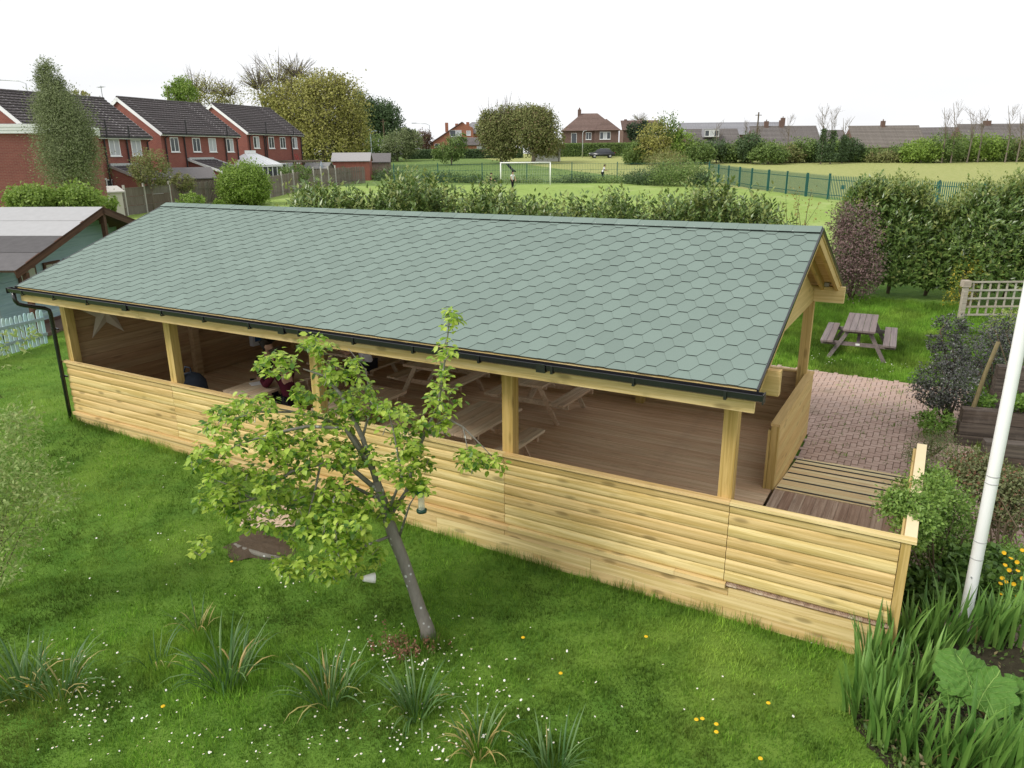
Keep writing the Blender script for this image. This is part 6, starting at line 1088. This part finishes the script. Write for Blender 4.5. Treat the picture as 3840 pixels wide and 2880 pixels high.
tree('dark green broad tree right of the huge yellow tree', 815, 150, [(800, 262, 38, 40), (835, 262, 34, 36), (780, 240, 30, 34), (815, 245, 34, 26), (850, 285, 22, 28)], 15000, .42, 'dark', .45, 236, vb=330); tree('mid green tree below the dark broad tree', 790, 135, [(780, 310, 40, 26), (750, 318, 30, 22), (825, 316, 30, 20)], 6000, .36, 'mid', .25, 237, vb=340); tree('grey-green rounded bush left of the conifer', 858, 130, [(860, 315, 34, 24), (885, 305, 24, 24), (845, 328, 22, 14)], 6000, .32, 'grey', .2, 238, vb=342)
tree('narrow dark conifer left of the orange-brick house', 886, 150, [(886, 305, 10, 22), (880, 295, 7, 16), (892, 300, 6, 18)], 3600, .3, 'con', .2, 239, vb=330); tree('small bronze-leaved tree left of the orange-brick house', 915, 148, [(915, 300, 18, 18), (912, 318, 16, 12)], 3000, .3, 'red', .15, 240, vb=335)
tree('left of the twin round trees by the road', 1083, 120, [(1075, 290, 36, 40), (1055, 275, 24, 32), (1095, 265, 32, 32), (1090, 320, 26, 22)], 20000, .3, 'olive', .32, 241, twigs=90, vb=348); tree('right of the twin round trees by the road', 1152, 119, [(1145, 280, 48, 44), (1170, 290, 36, 44), (1130, 258, 36, 24), (1165, 250, 26, 16), (1185, 315, 18, 22)], 28000, .3, 'olive', .34, 242, twigs=50, vb=346, th=.4)
tree('light green bush before the low annex', 975, 118, [(985, 320, 22, 24), (960, 330, 26, 14), (1000, 305, 8, 20)], 4200, .28, 'mid', .12, 243, name='bush', cat='bush', vb=350); tree('small dark tree left of the hipped house', 1207, 125, [(1203, 318, 10, 16), (1212, 305, 8, 14)], 1200, .28, 'olive', .1, 244, vb=345); tree('dark clipped conifer hedge right of the hipped house', 1382, 160, [(1372, 283, 16, 16), (1395, 280, 16, 16), (1385, 292, 24, 14)], 6000, .36, 'con', .3, 245, vb=325); tree('bare twiggy tree beyond the conifer hedge', 1382, 175, [(1382, 263, 20, 12)], 200, .2, 'grey', .15, 246, twigs=90, vb=325)
# clipped roadside hedge
for lab, (ua, va), (ub, vb_), hh_, dep in (('clipped roadside hedge behind the parked car', (1195, 344), (1395, 342), 2.3, 142), ('clipped roadside hedge behind the twin round trees', (870, 350), (1130, 347), 1.5, 138)):
    a, b = np.array(drop(at(ua, va, dep))), np.array(drop(at(ub, vb_, dep))); rs = RS(int(ua)); t = thing('clipped_hedge', lab, 'hedge', tuple(a)); n = 9000; q = rs.random((n, 1)); vv = b-a; nv = np.array([-vv[1], vv[0], 0]); nv /= np.linalg.norm(nv); face = rs.random(n) < .55
    P = vv*q+np.stack([np.zeros(n), np.zeros(n), np.where(face, rs.random(n), 1)*hh_], 1)+nv*np.where(face, 0, rs.random(n)*1.2)[:, None]+rs.normal(size=(n, 3))*.06; tag(leaves('foliage', P, unit(rs, n), unit(rs, n)-nv+[0, 0, .6], rs.uniform(.16, .3, n), .6, M_T['mid'] if ua > 1000 else M_T['dark'], t), kind='stuff')
    MB().bar(tuple(nv*.6+[0, 0, hh_*.48]), tuple(vv+nv*.6+[0, 0, hh_*.48]), 1.0, hh_*.9).build('core', M_T['con'], t)
# bushes along the far edge of the meadow
rs = RS(300)
ED = [(1375, 326, 26, 22, 'mid'), (1415, 300, 34, 44, 'yel'), (1440, 285, 30, 42, 'mid'), (1470, 310, 30, 34, 'fresh'), (1505, 318, 34, 26, 'mid'), (1548, 312, 30, 26, 'dark'), (1590, 318, 34, 26, 'mid'), (1622, 305, 26, 36, 'dark'), (1660, 318, 34, 26, 'mid'), (1700, 322, 34, 22, 'olive'), (1735, 312, 30, 30, 'mid'), (1768, 318, 26, 26, 'dark'), (1800, 316, 30, 28, 'fresh'), (1835, 314, 26, 28, 'dark'), (1865, 325, 32, 20, 'mid'), (1905, 330, 34, 16, 'olive'), (1945, 322, 36, 24, 'mid'), (1990, 314, 36, 30, 'fresh'), (2035, 308, 38, 36, 'mid'), (2080, 310, 38, 34, 'mid'), (2125, 306, 38, 38, 'fresh'), (2170, 312, 36, 32, 'mid'), (2215, 312, 36, 34, 'olive')]
wn_ = ('first', 'second', 'third', 'fourth', 'fifth', 'sixth', 'seventh', 'eighth', 'ninth', 'tenth', 'eleventh', 'twelfth', 'thirteenth', 'fourteenth', 'fifteenth', 'sixteenth', 'seventeenth', 'eighteenth', 'nineteenth', 'twentieth', 'twenty-first', 'twenty-second', 'twenty-third')
for i, (u, v, ru, rv, key) in enumerate(ED): tree(f'{wn_[i]} bush from the left in the row beyond the meadow', u, 116+rs.uniform(-3, 3), [(u, v+(10 if u > 1480 else 3), ru, rv*(.68 if u > 1480 else .85)), (u-ru*.5, v+9+rv*.3, ru*.7, rv*.5), (u+ru*.5, v+9+rv*.3, ru*.7, rv*.5)], 4600, .3, key, .12, 301+i, 'hedgerow_bush', 'bush', v+rv, 'bushes along the far edge of the meadow', 8, .5, 20, .16, twigs=6)
for i, (u, vt, vb_, dep, nn2, lab) in enumerate(((1640, 268, 310, 120, 5, 'bare thin tree rising from the hedgerow left of the telegraph pole'), (1612, 262, 300, 122, 4, 'slender bare tree before the pale slate roof'), (1702, 252, 310, 120, 6, 'leafless twiggy tree just right of the telegraph pole'), (1776, 232, 320, 112, 7, 'ivy-clad bare-topped tree before the chimney roof, left one'), (1797, 238, 320, 112, 6, 'ivy-clad bare-topped tree before the chimney roof, right one'), (1822, 255, 320, 114, 4, 'short ivy-clad bare tree left of the mossy roof'), (2040, 232, 310, 112, 7, 'bare tree rising left of the tallest bare tree at right'), (2060, 222, 310, 112, 7, 'tallest bare tree in the right-hand hedgerow'), (2095, 235, 310, 112, 7, 'bare spreading tree in front of the right-hand long roof'), (2118, 238, 310, 113, 7, 'bare tree touching the square chimney'), (2178, 228, 310, 112, 7, 'bare tree second from the right edge'), (2203, 240, 310, 112, 6, 'bare tree at the right picture edge'), (1548, 266, 305, 124, 4, 'thin bare tree left in the hedgerow'))):
    rs = RS(400+i); b = np.array(drop(at(u, vb_, dep))); tp = at(u, vt, dep)-b; t = thing('bare_tree', lab, 'tree', tuple(b), 0, 'bare trees in the hedgerow'); mb = MB(); H2 = tp[2]
    mb.tube([(0, 0, -.1), (rs.normal()*.15, rs.normal()*.15, H2*.5), tuple(tp)], [.12, .08, .02], 6); mb.build('trunk', M_TW, t); br = MB()
    for q in range(nn2*3):
        z = H2*rs.uniform(.42, .88); e = np.array([rs.normal()*.75, rs.normal()*.75, z+H2*rs.uniform(.08, .30)]); e[2] = min(e[2], H2*1.02); s_ = np.array([0, 0, z]); m_ = (s_+e)/2+np.array([rs.normal()*.1, 0, -.1]); br.tube([s_, m_, e], [.035, .022, .008], 4, False)
        for _ in range(3): s2 = s_+(e-s_)*rs.uniform(.4, .9); br.tube([s2, s2+rs.normal(size=3)*.25+[0, 0, .45]], [.014, .006], 3, False)
    br.build('limbs', M_TW, t)
    if 'ivy' in lab: n = 1500; z = rs.uniform(.05, .62, n)*H2; a = rs.random(n)*6.283; r = np.abs(rs.normal(size=n))*.42*(1.1-z/H2*.9)+.1; tag(leaves('ivy', np.stack([r*np.cos(a), r*np.sin(a), z], 1), unit(rs, n), unit(rs, n)+[0, 0, .5], rs.uniform(.14, .28, n), .8, M_IVY, t), kind='stuff')
# brambles and weeds at the back of the field
for i, (u, v, ru, rv, dep, key, lab) in enumerate(((1470, 372, 60, 24, 74, 'mid', 'biggest bramble mound where the two fences meet'), (1410, 382, 44, 14, 76, 'dark', 'bramble mound left of the biggest one'), (1520, 386, 22, 14, 72, 'dark', 'small bramble mound at the palisade end'), (1380, 385, 34, 10, 78, 'dark', 'low bramble behind the man in the white shirt'), (1240, 388, 44, 7, 81, 'dark', 'low weeds along the fence right of the goal'), (1000, 386, 40, 9, 83, 'mid', 'low bramble left of the goal by the fence'), (950, 384, 36, 11, 84, 'dark', 'bramble bush second left of the goal'), (900, 384, 40, 14, 85, 'mid', 'bramble bush at the left part of the bar fence'), (850, 382, 36, 18, 87, 'dark', 'tall bramble at the left end of the bar fence'), (1040, 390, 40, 6, 82, 'dark', 'thin strip of weeds just left of the goal'), (1330, 390, 40, 6, 80, 'mid', 'thin strip of weeds right of the man in white'), (1130, 391, 50, 4, 82, 'mid', 'thin strip of weeds behind the goal'), (1440, 345, 40, 20, 95, 'olive', 'pale scrub bush behind the biggest bramble mound'), (810, 385, 26, 14, 90, 'mid', 'weedy bush right of the paling fence end'))):
    tree(lab, u, dep, [(u, v, ru, rv), (u-ru*.5, v+rv*.25, ru*.7, rv*.8), (u+ru*.5, v+rv*.25, ru*.7, rv*.8)], int(700+ru*rv*3.2), .17, key, .03, 500+i, 'bramble_bush', 'bush', v+rv, 'brambles and weeds along the back fence', 5, .4, 14, .2)
# ================================================================ street things
def lamp(label, u, v0, v1, dep, arm, m=M_STEEL):
    b = np.array(drop(at(u, v1, dep))); h = at(u, v0, dep)[2]-b[2]; t = thing('street_lamp', label, 'street lamp', tuple(b), ang_c, 'street lamps'); MB().tube([(0, 0, 0), (0, 0, h*.5), (0, 0, h-.3), (arm*.25, 0, h), (arm, 0, h+.12)], [.11, .08, .06, .05, .04], 8).build('column', m, t, True); MB().box(min(arm, arm*1.35), max(arm, arm*1.35), -.12, .12, h+.06, h+.2).build('lamp_head', m, t)
lamp('street lamp with long arm beside the orange-brick house', 930, 268, 330, 150, -2.6); lamp('street lamp rising behind the tall tree at the far left', 78, 178, 300, 90, -3.0); lamp('short grey-blue street lamp below the dark broad tree', 803, 285, 330, 120, .7, plain('blue_grey_paint_lamp', (.35, .42, .45), .5)); lamp('slim street lamp in front of the hipped house', 1258, 284, 340, 138, .5)
def pole(label, u, v0, v1, dep): b = np.array(drop(at(u, v1, dep))); h = at(u, v0, dep)[2]-b[2]; t = thing('telegraph_pole', label, 'pole', tuple(b), ang_c, 'telegraph poles'); MB().tube([(0, 0, 0), (0, 0, h)], [.16, .11], 8).build('pole', M_STEM, t); MB().box(-.5, .5, -.05, .05, h-.5, h-.4).build('crossarm', M_STEM, t)
pole('dark telegraph pole before the tiled roofs', fz(822, 0)[0], fz(0, 72)[1], 312, 122); pole('telegraph pole beside the dark broad tree', 831, 258, 320, 140)
wb = at(1180, 333, 126); wbo = MB().box(-2.4, 2.4, -.05, .05, 0, 2.1).build('white_hoarding', plain('white_board', (.66, .67, .68), .6)); wbo.location = drop(wb); wbo.rotation_euler = (0, 0, ang_c); tag(wbo, 'white board fence seen under the twin round trees', 'hoarding')
# parked car
cp_ = np.array(drop(at(1300, 338, 136))); car = thing('parked_car', 'dark grey estate car parked in front of the clipped hedge', 'car', tuple(cp_), ang_c); M_CAR = plain('dark_car_paint', (.025, .028, .034), .25, .6, .05)
side = [(-2.25, .35), (-2.28, .75), (-2.15, .98), (-1.75, 1.05), (-1.35, 1.48), (-.2, 1.6), (.75, 1.5), (1.25, 1.05), (2.05, .92), (2.28, .7), (2.3, .35)]; side = [(-x, z) for x, z in side]
b = MB(); n = len(side)
for y, kx in ((-.88, 1), (-.70, 1), (.70, 1), (.88, 1)): b.v += [(x, y if z < 1.1 else y*(.8 if abs(y) > .8 else .82), z) for x, z in side]
for k in range(3):
    for i in range(n): b.face((k*n+i, k*n+(i+1) % n, (k+1)*n+(i+1) % n, (k+1)*n+i))
b.face(range(n-1, -1, -1)); b.face(range(3*n, 4*n)); b.build('body', M_CAR, car, True)
for s in (-1, 1): 
    for x0, x1 in ((-.65, .12), (.2, .95), (1.02, 1.45)): MB().prism([(x0, s*.79, 1.08), (x1, s*.79, 1.08), (x1-.18 if x0 > 1 else x1, s*.735, 1.43), (x0+.2 if x0 < -.5 else x0, s*.735, 1.43)], (0, s*.012, 0)).build('window', M_GLASS, car)
    for x in (-1.4, 1.4):
        w = MB().tube([(x, s*.72, .33), (x, s*.91, .33)], .33, 16).build('wheel', plain('tyre', (.015, .015, .015), .9), car); MB().tube([(x, s*.90, .33), (x, s*.925, .33)], .2, 12).build('rim', M_STEEL, w)
    MB().box(-2.27, -2.1, s*.5, s*.8, .72, .86).build('headlight', M_UPVC, car); MB().box(2.16, 2.3, s*.55, s*.82, .78, .98).build('tail_light', plain('red_lens', (.35, .02, .02), .3), car)
MB().box(-.3, 1.4, -.62, -.58, 1.56, 1.63).box(-.3, 1.4, .58, .62, 1.56, 1.63).build('roof_rail', M_STEEL, car)
